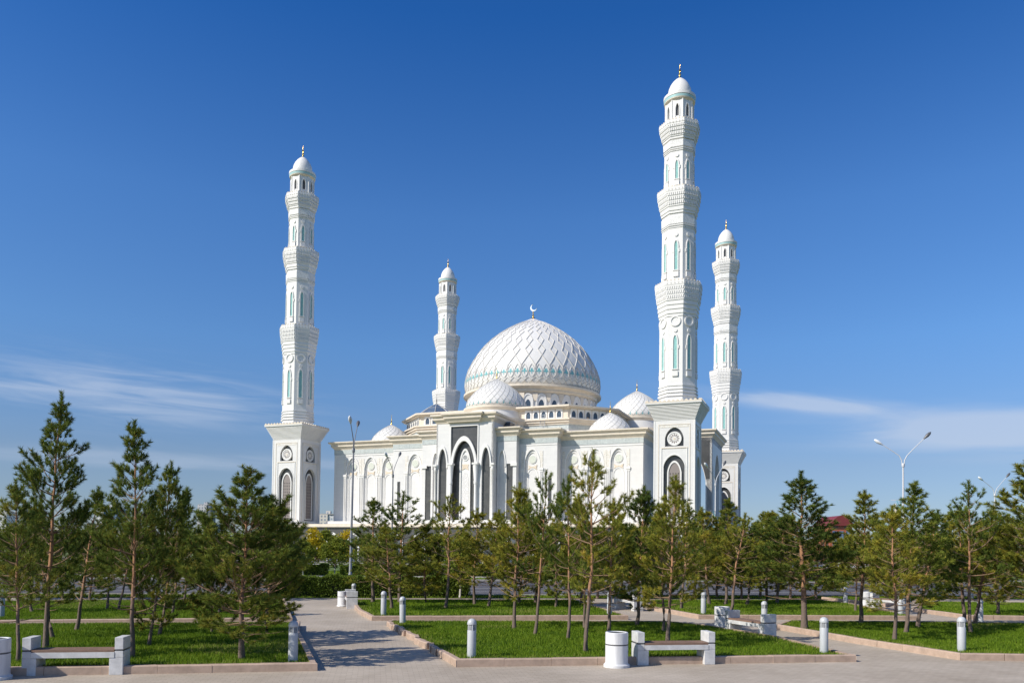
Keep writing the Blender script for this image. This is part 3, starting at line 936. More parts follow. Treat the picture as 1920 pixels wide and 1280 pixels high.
def small_dome(name, cx, cy, R0, zb, zt, N, dark=False, base=True, ring=True):
    H = zt - zb
    P = [(R0 * .965, zb), (R0, zb + .10 * H), (R0 * .97, zb + .22 * H), (R0 * .87, zb + .38 * H), (R0 * .725, zb + .54 * H), (R0 * .56, zb + .68 * H),
         (R0 * .385, zb + .80 * H), (R0 * .215, zb + .895 * H), (R0 * .08, zb + .965 * H), (.08, zt)]
    mat = GLASSD if dark else DOMEW
    m_ = MB(); m_.lathe(P, mat, 8 if dark else 56, cx, cy, rot=PI / 8 if dark else 0)
    d_ = m_.build(name, mosque, smooth=not dark)
    m_ = MB()
    if not dark:
        nr = 9; rows_ = [zb + .02 * H + (H * .93) * (1 - (1 - j / nr) ** 1.25) for j in range(nr + 1)]
        ribs(m_, P, rows_, N, .05, .05, DOMEJ2, cx, cy, 2)
    else:
        for i in range(8):
            a = PI / 8 + i * PI / 4
            m_.tube([(cx + (r + .03) * math.cos(a), cy + (r + .03) * math.sin(a), z) for r, z in P], .07, DOMEJ, 5)
        for r, z in P[2:8:2]:
            m_.tube([(cx + (r + .02) * math.cos(a), cy + (r + .02) * math.sin(a), z) for a in [PI / 8 + i * PI / 4 for i in range(9)]], .04, DOMEJ, 4)
    if ring and not dark:
        for k in range(N):
            a = (k + .5) * 2 * PI / N
            for dz, w_, h_ in ((0, .12, .22), (.34, .07, .1)):
                q = []
                for ox, oz in ((0, -h_), (w_, 0), (0, h_), (-w_, 0)):
                    z = zb + .09 * H + dz + oz; r = prof_r(P, z) + .05; aa = a + ox / r
                    q.append((cx + r * math.cos(aa), cy + r * math.sin(aa), z))
                m_.add(q, [(0, 1, 2, 3)], TURQP)
    m_.build('rib_lattice', d_)
    m_ = MB(); s_ = .82 if R0 > 5 else .75
    m_.lathe([(.34 * s_, zt - .15), (.13 * s_, zt + .2 * s_), (.09 * s_, zt + .45 * s_), (.20 * s_, zt + .62 * s_), (.09 * s_, zt + .8 * s_), (.15 * s_, zt + 1.05 * s_), (.06 * s_, zt + 1.25 * s_), (.05 * s_, zt + 2.0 * s_), (.02, zt + 2.6 * s_)],
             GOLD if not dark else LAMPH, 10, cx, cy)
    m_.build('finial', mosque, ang=40)
    return d_
for (nm, cx, cy, dark) in (('front_dome', 0, -18.6, False), ('side_dome', 21.6, 0, False), ('glazed_dome', -21.8, 0, True)):
    m_ = MB()
    m_.lathe([(7.1, 21.0), (7.1, 23.3)], WHITE, 64, cx, cy)
    m_.lathe([(7.13, 23.3), (7.13, 24.15)], GREEN, 64, cx, cy, caps=False)
    m_.lathe([(7.13, 24.15), (7.2, 24.4), (7.55, 24.8), (7.55, 25.3), (5.9, 25.45)], BEIGE, 64, cx, cy)
    m_.lathe([(5.85, 25.3), (5.65, 26.9)], WHITE, 64, cx, cy, caps=False)
    m_.lathe([(5.65, 26.9), (5.75, 27.1), (5.95, 27.4), (5.95, 27.7), (5.4, 27.8)], BEIGE, 64, cx, cy)
    m_.build('dome_drum', mosque, ang=30)
    small_dome(nm, cx, cy, 5.55, 27.7, 33.55, 30, dark)
for cx, cy in ((21.4, -19.3), (-21.4, -19.3), (21.4, 19.3), (-21.4, 19.3)):
    m_ = MB(); m_.lathe([(4.25, 20.8), (4.25, 22.0)], BEIGE, 40, cx, cy); m_.build('dome_drum', mosque, ang=30)
    small_dome('corner_dome', cx, cy, 3.9, 22.0, 26.1, 20, False, ring=False)
# roof services seen beside the front dome
mb = MB(); mb.box(3.9, 6.3, -27.5, -25.5, 22.5, 23.9, PANE); mb.box(3.8, 6.4, -27.6, -25.4, 23.9, 24.05, ALU); mb.build('roof_light', mosque)
mb = MB()
for x_ in (9.6, 10.4): mb.box(x_ - .03, x_ + .03, -21.85, -21.79, 22.5, 26.0, ALU)
for i in range(9): mb.box(9.6, 10.4, -21.84, -21.80, 22.9 + .36 * i, 22.95 + .36 * i, ALU)
mb.build('roof_ladder', mosque)

# great entrance portico on the right side, open arches both ways
mb = MB()
U0, U1, VV, ZT = 28.8, 36.8, 7.3, 24.3
for (v0, n_) in ((-VV, FRONT), (VV, PI / 2)):
    s_ = 1 if n_ == FRONT else -1
    f_ = frame((U0 + U1) / 2, v0, n_)
    bay(mb, f_, 0, 4.0, 6.6, 22.9, 2.9, 15.0, 20.2, -.9, 0, GRAN if False else WHITE)
    R_ = [(2.9, 16.0)] + arch(2.9, 15.0, 20.2)[1:][::-1]
    bay(mb, f_, 0, 3.6, 15.5, 22.4, 3.0, 15.0, 20.4, 0, .05, GRAN)
f_ = frame(U1, 0, 0)
bay(mb, f_, 0, 4.6, 6.6, 22.9, 3.4, 15.5, 20.6, -.9, 0, WHITE)
for s_ in (-1, 1): bay(mb, f_, s_ * 5.95, 1.35, 6.6, 22.9, .7, 15.0, 18.0, -.9, 0, WHITE)
mb.box(U0, U1, -VV, VV, 22.0, 23.0, GRAN)
mb.box(U0, U1, -VV, VV, 22.9, 23.1, WHITE)
for v in (-2.6, 2.6):
    for i in range(0, 1): mb.lathe([(.5, 6.6), (.35, 7.4), (.35, 14), (.6, 15)], PLAIN, 12, U1 - 1, v)
po = mb.build('entrance_portico', mosque)
mb = MB(); cornice(mb, U0 - 4, U1, -VV, VV, ZT, 1.4, .85, fz=0); mb.build('cornice', mosque)
mb = MB(); mb.box(24.9, 28.9, -VV, VV, 19, 23.0, WHITE); mb.build('portico_block', mosque)
mb = MB()
for a in (0,):
    f_ = frame(U0, 0, 0)
    archpanel(mb, f_, 0, 2.6, 6.6, 13, 17, 0, .05, GRAN); archband(mb, f_, 0, 3.0, 2.6, 13, 17.8, 17, 6.6, 0, .3, PLAIN)
mb.build('entrance_door', mosque)

# ------------------------------------------------------------------ minarets
def make_minaret():
    root = empty('minaret', MQ(-34.77, -30.26), MYAW)
    S2 = math.sqrt(2); C8 = 1 / math.cos(PI / 8)
    H = 3.0
    # square base: body + four carved faces
    m_ = MB()
    m_.box(-H + .45, H - .45, -H + .45, H - .45, 6.6, 21.9, GRAN)
    m_.box(-H - .25, H + .25, -H - .25, H + .25, 6.6, 7.0, PLAIN)
    for k in range(4):
        f = frame(math.cos(FRONT + k * PI / 2) * H, math.sin(FRONT + k * PI / 2) * H, FRONT + k * PI / 2)
        # lower bay with tall arch, upper bay with ogive
        bay(m_, f, 0, 1.9, 7.3, 17.8, 1.57, 15.1, 16.75, -.45, 0, WHITE)
        bay(m_, f, 0, 1.9, 17.8, 21.9, 1.37, 19.3, 20.85, -.45, 0, WHITE, zb=18.05)
        m_.rect(f, -H + .006, -1.9, 7.0, 21.9, -.45, 0, WHITE); m_.rect(f, 1.9, H - .006, 7.0, 21.9, -.45, 0, WHITE)
        m_.rect(f, -1.9, 1.9, 7.0, 7.3, -.45, 0, WHITE)
        for x in (-2.3, 2.3): m_.rect(f, x - .04, x + .04, 7.3, 21.3, 0, .05, BEIGE)
        m_.rect(f, -2.3, 2.3, 21.25, 21.33, 0, .05, BEIGE)
        m_.rect(f, -2.1, 2.1, 20.85, 21.15, 0, .03, FILI)
        m_.rect(f, -1.98, 1.98, 17.75, 17.87, 0, .08, BEIGE)
        for x in (-1.88, 1.88): m_.rect(f, x - .05, x + .05, 7.3, 17.75, 0, .08, PLAIN)
        archband(m_, f, 0, 1.70, 1.56, 15.1, 16.95, 16.75, 7.4, 0, .07, PLAIN)
    for (a, b) in ((-1, -1), (1, -1), (1, 1), (-1, 1)):   # corner mouldings
        x, y = a * (H - .05), b * (H - .05)
        m_.box(x - .1, x + .1, y - .1, y + .1, 7.0, 21.9, PLAIN)
    m_.build('base', root)
    for k in range(4):
        f = frame(math.cos(FRONT + k * PI / 2) * H, math.sin(FRONT + k * PI / 2) * H, FRONT + k * PI / 2)
        w_ = MB()
        archband(w_, f, 0, 1.05, .86, 14.2, 15.95, 15.65, 7.5, -.45, -.20, PLAIN)
        w_.rect(f, -.86, .86, 7.5, 7.66, -.45, -.20, PLAIN)
        wo_ = w_.build('grille_window', root)
        w_ = MB(); archpanel(w_, f, 0, .86, 7.66, 14.2, 15.65, -.45, -.30, LATD)
        for r_ in range(12):
            for c_ in range(4):
                x = (c_ - 1.5) * .40; z = 8.1 + r_ * .54
                w_.ext(f, [(x - .11, z), (x, z - .12), (x + .11, z), (x, z + .12)], -.30, -.285, HOLE)
                if r_ < 11: w_.ext(f, [(x - .05, z + .27), (x, z + .20), (x + .05, z + .27), (x, z + .34)], -.30, -.285, HOLE)
        w_.build('grille', wo_)
        w_ = MB()
        disc(w_, f, 0, 19.2, 1.0, -.45, -.14, PLAIN, 28); ringf(w_, f, 0, 19.2, 1.05, .86, -.14, -.08, PLAIN, 28)
        for q in range(12):
            a = 2 * PI * q / 12
            w_.ext(f, [(r * math.cos(a + d), 19.2 + r * math.sin(a + d)) for r, d in ((.28, 0), (.56, -.2), (.80, 0), (.56, .2))], -.14, -.12, LATD)
        disc(w_, f, 0, 19.2, .19, -.14, -.10, BEIGE, 12)
        w_.build('rosette', root)
    # flared capital in fine courses
    m_ = MB()
    prof = []
    n = 12
    for i in range(n):
        t0 = i / n; z0 = 21.9 + 2.3 * t0; h0 = 3.02 + 1.02 * ((i + .5) / n) ** 1.05
        prof += [((h0 - .10) * S2, z0 + .06), (h0 * S2, z0 + .08), (h0 * S2, z0 + 2.3 / n - .005), ((h0 - .10) * S2, z0 + 2.3 / n)]
    prof = [(3.0 * S2, 21.88)] + prof + [(4.12 * S2, 24.22), (4.12 * S2, 24.5), (2.5 * S2, 24.52)]
    m_.lathe(prof, PLAIN, 4, rot=PI / 4)
    for k in range(4):
        f = frame(math.cos(FRONT + k * PI / 2) * 4.1, math.sin(FRONT + k * PI / 2) * 4.1, FRONT + k * PI / 2)
        for i in range(13):
            x = -3.84 + i * .64
            disc(m_, f, x, 24.62, .2, -.2, .02, BEIGE, 8)
        m_.rect(f, -4.1, 4.1, 24.4, 24.58, -.18, .04, BEIGE)
    m_.build('capital', root)
    # octagonal shaft sections
    secs = [(24.5, 37.6, 2.72), (42.6, 53.0, 2.44), (56.8, 62.9, 2.2)]
    m_ = MB()
    OR = PI / 8
    def ring8(z0, z1, ap0, ap1=None, mat=PLAIN):
        ap1 = ap0 if ap1 is None else ap1
        m_.lathe([(ap0 * C8, z0), (ap1 * C8, z1)], mat, 8, rot=OR)
    ring8(24.5, 38.0, 2.66); ring8(41.5, 53.2, 2.38); ring8(55.5, 64.5, 2.12)
    for i, z in enumerate((25.7, 26.2, 26.7, 27.2)): ring8(z - .12, z + .1, 2.86 - i * .03)
    ring8(24.5, 24.9, 2.8)
    for z in (43.0,): ring8(z - .2, z, 2.52)
    for i, z in enumerate((50.9, 51.2)): ring8(z, z + .14, 2.46 + .05 * i)
    for i, z in enumerate((62.7, 62.95)): ring8(z, z + .12, 2.22 + .05 * i)
    ring8(51.5, 52.7, 2.48, 2.50, FILIW); ring8(63.3, 64.3, 2.26, 2.30, FILIW)
    m_.build('shaft', root)
    def corbel(z0, z1, ap0, ap1, rows, plain):
        """stepped balcony: plain steps, then rows of small modillions, then parapet"""
        c = MB()
        tot = plain + rows; dz = (z1 - z0) / (tot + 1.1 if rows else tot)
        for i in range(tot):
            a_ = ap0 + (ap1 - ap0) * (i + 1) / tot; z = z0 + i * dz
            c.lathe([((a_ - .10) * C8, z), ((a_ - .10) * C8, z + dz * .55), (a_ * C8, z + dz * .62), (a_ * C8, z + dz)], PLAIN, 8, rot=OR)
            if i >= plain:
                side = 2 * (a_ - .1) * math.tan(PI / 8); nt = 8
                for k in range(8):
                    t = FRONT + k * PI / 4; f = frame(math.cos(t) * (a_ - .1), math.sin(t) * (a_ - .1), t)
                    for q in range(nt):
                        x = (q + .5 - nt / 2) * side / nt
                        c.rect(f, x - side / nt * .30, x + side / nt * .30, z + .02, z + dz * .63, 0, .10, PLAIN)
        zt = z0 + tot * dz
        c.lathe([(ap1 * C8, zt), ((ap1 + .04) * C8, zt + .04), ((ap1 + .04) * C8, z1), ((ap1 - .12) * C8, z1), ((ap1 - .12) * C8, z1 - .3)], PLAIN, 8, rot=OR)
        side = 2 * ap1 * math.tan(PI / 8)
        for k in range(8):
            t = FRONT + k * PI / 4; f = frame(math.cos(t) * (ap1 + .04), math.sin(t) * (ap1 + .04), t)
            for q in range(5):
                x = (q + .5 - 2.5) * side / 5
                c.ext(f, [(x - .11, z1 - .42), (x, z1 - .58), (x + .11, z1 - .42), (x, z1 - .26)], 0, .03, BAND if False else DOMEJ)
                disc(c, f, x, z1 + .04, .13, -.14, .0, BEIGE, 8)
        return c.build('balcony', root)
    corbel(37.5, 42.7, 2.78, 3.32, 3, 4)
    corbel(53.1, 56.9, 2.52, 3.08, 3, 2)
    corbel(64.5, 67.2, 2.32, 2.86, 3, 1)
    # windows of the shaft
    def win(z0, zs, za, zbox, ap_, w, zr, rr):
        for k in range(8):
            t = FRONT + k * PI / 4; f = frame(math.cos(t) * ap_, math.sin(t) * ap_, t)
            c = MB()
            archband(c, f, 0, w + .16, w, zs, za + .28, za, z0, -.02, .14, PLAIN)
            c.rect(f, -w - .22, w + .22, z0 - .12, z0, -.02, .18, PLAIN)
            c.rect(f, -w - .16, w + .16, zbox, zbox + .75 if zbox + .75 < z0 - .14 else z0 - .14, -.02, .20, PLAIN)
            for s_ in (-1, 1):
                zz = z0 + (zs - z0) * .72
                c.rect(f, *sorted((s_ * (w + .16), s_ * (w + .30))), zz, zz + .5, -.02, .12, PLAIN)
            o = c.build('window', root)
            c = MB(); archpanel(c, f, 0, w, z0, zs, za, -.02, .03, TURQ); c.build('pane', o)
            c = MB(); disc(c, f, 0, zr, .30, -.02, .12, PLAIN, 8)
            if rr: ringf(c, f, 0, rr, .80, .58, -.02, .16, PLAIN, 20); disc(c, f, 0, rr, .58, -.02, .05, FILIW, 20)
            c.build('rosette', o)
    win(29.6, 33.8, 34.6, 28.5, 2.66, .27, 35.35, 36.75)
    win(44.5, 48.2, 48.9, 43.5, 2.38, .24, 49.85, None)
    win(58.4, 60.6, 61.2, 57.4, 2.12, .21, 62.0, None)
    # lantern
    c = MB()
    c.lathe([(1.75 * C8, 67.0), (1.75 * C8, 70.8)], BAND, 8, rot=OR)
    for k in range(8):
        t = FRONT + k * PI / 4; f = frame(math.cos(t) * 1.98, math.sin(t) * 1.98, t)
        hb = 1.98 * math.tan(PI / 8)
        bay(c, f, 0, hb, 67.1, 70.6, .24, 69.2, 69.95, -.22, 0, PLAIN, zb=68.1)
        archband(c, f, 0, .38, .26, 69.2, 70.15, 69.95, 68.0, 0, .08, PLAIN)
        tt = t + PI / 8
        c.tube([(math.cos(tt) * 2.16, math.sin(tt) * 2.16, 67.2), (math.cos(tt) * 2.16, math.sin(tt) * 2.16, 70.6)], .09, PLAIN, 6)
    c.build('lantern', root)
    c = MB()
    c.lathe([(1.95, 70.5), (2.1, 70.6), (2.3, 70.75), (2.34, 70.9)], BEIGE, 40)
    c.lathe([(2.345, 70.9), (2.39, 71.25)], TURQL, 40, caps=False)
    c.lathe([(2.39, 71.3), (2.42, 71.35), (2.42, 71.75), (1.8, 71.85), (1.6, 71.8)], PLAIN, 40)
    c.build('lantern_cornice', root, ang=30)
    c = MB()
    c.lathe([(1.70, 71.8), (1.78, 72.1), (1.78, 72.5), (1.66, 73.1), (1.40, 73.7), (1.05, 74.2), (.66, 74.6), (.34, 74.85), (.12, 75.0)], PLAIN, 40)
    c.build('dome', root, ang=50)
    c = MB()
    c.lathe([(.30, 74.85), (.18, 75.1), (.12, 75.3), (.2, 75.5), (.12, 75.7), (.1, 75.95), (.22, 76.1), (.1, 76.25), (.05, 76.5), (.02, 77.2)], GOLD, 10)
    c.build('finial', root, ang=40)
    return root
mn = make_minaret()
ML = {(-1, -1): 'tall white minaret standing left of the mosque front, leftmost of the four',
      (1, -1): 'tallest looking white minaret at the near right corner of the mosque',
      (-1, 1): 'white minaret rising behind the mosque left of the central dome',
      (1, 1): 'white minaret behind the entrance portico, rightmost of the four'}
for i, (k, lab) in enumerate(ML.items()):
    o = mn if i == 0 else copy_tree(mn)
    o.location = MQ(34.77 * k[0], 30.26 * k[1])
    tag(o, lab, 'minaret', 'minarets at the corners of the mosque')

# ------------------------------------------------------------------ street furniture
def make_bench():
    r = empty('bench')
    L = 1.80; D_ = .45; wu = .155; wl = .25
    for s_ in (-1, 1):
        b = MB(); xo = s_ * L / 2
        def seg(w, z0, z1, m, ins=0.0):
            a, c = sorted((xo - s_ * ins, xo - s_ * (w - ins)))
            b.box(a, c, -D_ / 2 + ins, D_ / 2 - ins, z0, z1, m)
        seg(wl, 0, .33, GREYST); seg(wu, .3305, .455, GREYST); seg(wu, .45, .495, BAND, .008); seg(wu, .49, .72, GREYST)
        o = b.build('end_block', r)
        bv = o.modifiers.new('bevel', 'BEVEL'); bv.width = .006; bv.segments = 2
    b = MB(); x1 = L / 2 - wu - .004
    b.box(-x1, x1, -D_ / 2 - .008, D_ / 2 + .008, .334, .44, GREYST)
    b.build('seat_beam', r)
    b = MB()
    for i in range(4):
        y = -D_ / 2 + .004 + i * .112
        b.box(-x1 + .003, x1 - .003, y, y + .105, .442, .487, WOOD)
    b.build('seat', r)
    return r
def make_bin():
    r = empty('litter_bin')
    b = MB()
    b.lathe([(.285, 0), (.285, .05), (.25, .08), (.245, .10), (.245, .47)], MARB, 40)
    b.lathe([(.236, .465), (.236, .505)], BAND, 40, caps=False)
    b.lathe([(.245, .50), (.245, .74), (.235, .75), (.205, .75), (.195, .72), (.195, .3), (.0, .3)], MARB, 40, caps=False)
    b.build('bin_body', r, ang=35)
    b = MB(); b.lathe([(.19, .31), (.19, .735), (.18, .735), (.18, .32)], ALUD, 30, caps=False); b.build('liner', r, ang=35)
    return r
def make_bollard():
    r = empty('bollard_light')
    b = MB()
    b.lathe([(.098, 0), (.10, .02), (.10, .62), (.096, .63)], ALU, 32); b.build('post', r, ang=40)
    b = MB(); b.lathe([(.055, .60), (.055, .77)], BOLG, 24); b.build('lamp_glass', r, ang=40)
    b = MB()
    for i in range(5):
        b.lathe([(.060, .650 + i * .025), (.092, .637 + i * .025), (.092, .643 + i * .025), (.060, .656 + i * .025)], ALU, 32, caps=False)
    for k in range(5):
        a = k * 2 * PI / 5 + .5
        x, y = math.cos(a) * .089, math.sin(a) * .089
        b.tube([(x, y, .62), (x, y, .765)], .0125, ALU, 6)
    b.build('louvre', r)
    b = MB(); b.lathe([(.104, .755), (.106, .775), (.103, .80), (.092, .835), (.072, .862), (.044, .88), (.012, .888)], ALU, 32); b.build('cap', r, ang=50)
    return r
bench0, bin0, boll0 = make_bench(), make_bin(), make_bollard()
used = set()
def place(o, loc, rz, label, cat, group, s=1.0, tilt=0):
    c = o if o.name not in used else copy_tree(o)
    used.add(o.name)
    c.location = loc; c.rotation_euler = (tilt, 0, rz); c.scale = (s, s, s)
    tag(c, label, cat, group)
    return c
def bench_between(p, q, label, s=1.0):
    c = (p + q) / 2; d = q - p
    place(bench0, (c.x, c.y, 0), math.atan2(d.y, d.x), label, 'bench', 'granite benches on the paths', s)
# front left bench, long axis along the row
e = AB(1, 0).normalized()
bp = G(144, 1262); bench_between(Vector((bp.x, bp.y, 0)) - e, Vector((bp.x, bp.y, 0)) + e, 'granite and wood bench in the left foreground before the dense pines', 1.0)
bp = G(1262, 1243); bench_between(Vector((bp.x, bp.y, 0)) - e, Vector((bp.x, bp.y, 0)) + e, 'granite and wood bench in the foreground beside the white marble bin', 1.0)
bench_between(G(1376, 1187), G(1438, 1197), 'granite bench set at an angle on the diagonal path, in front of a bollard', 1.0)
bench_between(G(663, 1146), G(654, 1131), 'granite bench seen end on where the left path meets the hedge')
bench_between(G(1640, 1140), G(1699, 1145), 'granite bench on the far right path behind slender pine trunks')
bench_between(G(1150, 1138), G(1208, 1147), 'granite bench half hidden behind the middle pine trunks')
for p, lab in ((G(1156, 1249), 'white marble litter bin at the left end of the foreground bench'),
               (G(-10, 1272), 'white marble litter bin cut by the left edge of the picture'),
               (G(1354, 1180), 'white litter bin beside the angled bench on the diagonal path'),
               (G(642, 1136), 'grey litter bin beside the bench seen end on'),
               (G(1623, 1139), 'white litter bin beside the far right bench'),):
    place(bin0, (p.x, p.y, 0), rng.uniform(0, 6), lab, 'litter bin', 'round stone litter bins', .86 if 'grey' in lab else 1.0)
for px, py, z, lab in ((549, 1241, .11, 'grey bollard light at the right corner of the left foreground lawn'),
        (884, 1233, .11, 'grey bollard light near the front left corner of the central lawn'),
        (755, 1169, .11, 'leaning grey bollard light at the back left corner of the central lawn'),
        (719, 1153, .11, 'grey bollard light on the middle lawn just behind the leaning one'),
        (663, 1128, 0, 'grey bollard light behind the bench seen end on, before the hedge'),
        (1545, 1224, .11, 'pale bollard light at the right tip of the central foreground lawn'),
        (1803, 1221, .11, 'pale bollard light on the right foreground lawn beside the kerb corner'),
        (1319, 1151, .11, 'white bollard light on the lawn behind the litter bin and angled bench'),
        (1433, 1174, .0, 'bollard light rising behind the near block of the angled bench'),
        (1585, 1133, .05, 'white bollard light farthest away on the right lawn tip'),
        (1689, 1153, .11, 'white bollard light in front of the far right bench'),
        (1143, 1152, .11, 'white bollard light at the right tip of the middle lawn behind pine trunks'),
        (1838, 1167, .0, 'shaded dark bollard light behind the right foreground pines'),
        (1822, 1122, .0, 'small bollard light far right at the end of the back path'),
        (2, 1157, .11, 'pale bollard light at the left edge of the picture')):
    p = G(px, py, z)
    place(boll0, (p.x, p.y, z), rng.uniform(0, 1.0), lab, 'bollard light', 'bollard lights along the paths', .98, tilt=rad(-2.5) if px == 755 else 0)

def lamp_post(base, H, yaw, lean, label, banner=False, white=True):
    r = empty('street_lamp', base, yaw, label, 'street lamp', 'double armed street lamps along the road')
    r.rotation_euler = (0, lean, yaw)
    mt = POLEW if white else POLEM
    b = MB(); hj = H - 2.3
    b.lathe([(.15, 0), (.15, .5), (.115, .6), (.095, 3), (.065, hj)], mt, 14)
    b.lathe([(.09, hj - .25), (.115, hj - .2), (.115, hj + .05), (.08, hj + .1)], mt, 12)
    b.build('pole', r, ang=40)
    for s_, up in ((-1, 1.15), (1, 1.75)):
        b = MB()
        pts = [(s_ * .09, 0, hj - .15), (s_ * .12, 0, hj + .35), (s_ * .32, 0, hj + .75), (s_ * .8, 0, hj + .75 + up * .3), (s_ * 1.75, 0, hj + .75 + up * .85)]
        b.tube(pts, [.042, .042, .038, .032, .028], mt, 8)
        arm = b.build('arm', r, ang=60)
        b = MB(); tip = Vector(pts[-1]); d = (Vector(pts[-1]) - Vector(pts[-2])).normalized()
        t_ = [tip - d * .1, tip + d * .1, tip + d * .35, tip + d * .6, tip + d * .75]
        b.tube(t_, [.04, .10, .15, .12, .03], LAMPH if s_ > 0 else LAMPG, 12)
        b.build('lamp_head', r, ang=60)
    if banner:
        b = MB()
        b.box(-1.0, 0, -.02, .02, hj * .70 - .02, hj * .70 + .02, mt)
        b.tube([(-.55, 0, hj * .70), (-.3, 0, hj * .64), (-.25, 0, hj * .55), (-.5, 0, hj * .47), (-.35, 0, hj * .42)], .03, TURQP, 5)
        b.tube([(-.25, 0, hj * .70), (-.15, 0, hj * .66), (-.3, 0, hj * .62)], .03, TURQP, 5)
        b.lathe([(.02, hj * .55), (.16, hj * .58), (.12, hj * .62), (.02, hj * .67)], BEIGE, 10, -.62, 0)
        b.build('banner_ornament', r)
    return r
def lamp_at(px, Y, ytop, yaw, lean, label, banner=False, white=True):
    p = at_depth(px, 1060, Y); t = at_depth(px, ytop, Y)
    lamp_post((p.x, Y, 0), t.z, yaw, lean, label, banner, white)
lamp_at(657, 61, 785, 1.62, rad(3.0), 'tall grey street lamp before the left end of the mosque, arms seen nearly end on', white=False)
lamp_at(734, 83, 850, 1.36, 0, 'thinner grey double armed street lamp against the white mosque wall', white=False)
lamp_at(1341, 87, 868, .8, 0, 'white double armed street lamp right of the near right minaret, before the portico', banner=True)
lamp_at(1694, 67, 820, -.1, 0, 'white double armed street lamp above the pines on the right, largest against the sky', banner=True)
lamp_at(1866, 98, 892, .2, 0, 'small faint double armed street lamp at far right')

# ------------------------------------------------------------------ trees
def unit(v): return v / (np.linalg.norm(v) + 1e-9)
def pine_mesh(seed, H, Rm, kind):
    """young Scots pine; returns trunk, limbs and needle meshes"""
    r = np.random.default_rng(seed); rr = random.Random(seed)
    bare = {'dense': .12, 'open': .30, 'mid': .22, 'tall': .2}[kind]
    # trunk
    n = 12; tp = []
    off = np.zeros(2); drift = r.normal(0, .010, 2)
    for i in range(n + 1):
        t = i / n
        tp.append(np.array([off[0], off[1], H * t * .97]))
        off = off + drift * H * .35 + r.normal(0, .012, 2) * H * .35
    tp = np.array(tp)
    r0 = .0095 * H + .012
    def tr(z):
        t = np.clip(z / (H * .97), 0, 1) * n; i = int(min(t, n - 1)); f = t - i
        return tp[i] * (1 - f) + tp[i + 1] * f
    tm = MB()
    tm.tube([tuple(p) for p in tp], [max(.008, r0 * (1 - .90 * i / n)) * (1.25 if i == 0 else 1) for i in range(n + 1)], BARK, 9)
    lm = MB()
    PP, DD, SS, TT = [], [], [], []
    def puff(p, d, s, t): PP.append(p); DD.append(d); SS.append(s); TT.append(t)
    dens = {'dense': 1.35, 'open': .8, 'mid': 1.0, 'tall': 1.1}[kind]
    z = bare * H
    wh = 0
    treet = r.normal(0, .10)
    while z < H * .93:
        t = z / H
        tt = (t - bare) / (1 - bare)
        if kind == 'dense': L0 = Rm * (min(1, .55 + 1.8 * tt) if tt < .25 else (1 - ((tt - .25) / .75) ** 1.0 * .95))
        elif kind == 'open': L0 = Rm * (.75 + .7 * tt if tt < .35 else (1 - ((tt - .35) / .65) ** 1.05 * .92))
        else: L0 = Rm * (min(1, .7 + 1.1 * tt) if tt < .28 else (1 - ((tt - .28) / .72) ** .90 * .96))
        nb = rr.choice((4, 5, 5, 6)) if kind != 'open' else rr.choice((3, 4, 5))
        a0 = r.uniform(0, 6.28)
        for k in range(nb):
            if kind == 'open' and rr.random() < .12: continue
            L = L0 * (r.uniform(.65, 1.15) if rr.random() > .14 else r.uniform(1.1, 1.5))
            L = max(L, .05 + .16 * (1 - tt))
            a = a0 + 2 * PI * k / nb + r.normal(0, .25)
            el = rad(-2 + 56 * tt + r.normal(0, 9))
            p = tr(z + r.normal(0, .05)).copy(); d = np.array([math.cos(a) * math.cos(el), math.sin(a) * math.cos(el), math.sin(el)])
            ns = max(3, int(L / .16)); st = L / ns; path = [p.copy()]
            for i in range(ns):
                d = unit(d + np.array([0, 0, .06 + .10 * i / ns]) + r.normal(0, .07, 3))
                p = p + d * st; path.append(p.copy())
            br = max(.006, .011 * L + .005)
            lm.tube([tuple(q) for q in path], [br * (1 - .75 * i / ns) for i in range(ns + 1)], TWIG, 5)
            dead = tt < .06 and rr.random() < .45
            if dead: continue
            start = .30 if kind in ('dense', 'tall') else .42
            # side shoots
            s_ = start * L
            side = 1
            bt = r.normal(0, .10)
            while s_ < L:
                i = min(ns - 1, int(s_ / st)); f = s_ / st - i
                q = path[i] * (1 - f) + path[i + 1] * f
                bd = unit(path[i + 1] - path[i])
                sd_ = unit(np.cross(bd, [0, 0, 1])) * side
                l2 = (.10 + .08 * (1 - tt) + .48 * (L - s_) * r.uniform(.6, 1.15)); l2 = min(l2, .70)
                td = unit(bd * r.uniform(.5, .9) + sd_ * r.uniform(.5, 1.0) + np.array([0, 0, r.uniform(-.1, .45)]))
                m = max(2, int(l2 / .07)); w = q.copy()
                pts2 = [w.copy()]
                for j in range(m):
                    td = unit(td + np.array([0, 0, .17]) + r.normal(0, .06, 3))
                    w = w + td * l2 / m
                    pts2.append(w.copy())
                    if j >= m * .4: puff(w.copy(), td.copy(), r.uniform(.85, 1.15), bt + r.normal(0, .05) - .10 * (j < m * .6) + (.0 if j < m - 1 else .08))
                if l2 > .3 and rr.random() < .8: lm.tube([tuple(x) for x in (pts2[0], pts2[len(pts2) // 2], pts2[-1])], [.005, .004, .002], TWIG, 3)
                side = -side; s_ += r.uniform(.085, .15) / dens
            for j in range(max(3, int(L * .45 / .06))):
                f = 1 - j * .06 / L
                if f < .3: break
                i = min(ns - 1, int(f * ns)); q = path[i] + (path[i + 1] - path[i]) * (f * ns - i)
                puff(q, unit(path[i + 1] - path[i]), r.uniform(.9, 1.15), bt + (.1 if j < 2 else 0))
        z += r.uniform(.24, .34) * (H / 5) ** .5 * (1.25 if kind == 'open' else 1.0) * (1 - .35 * tt)
        wh += 1
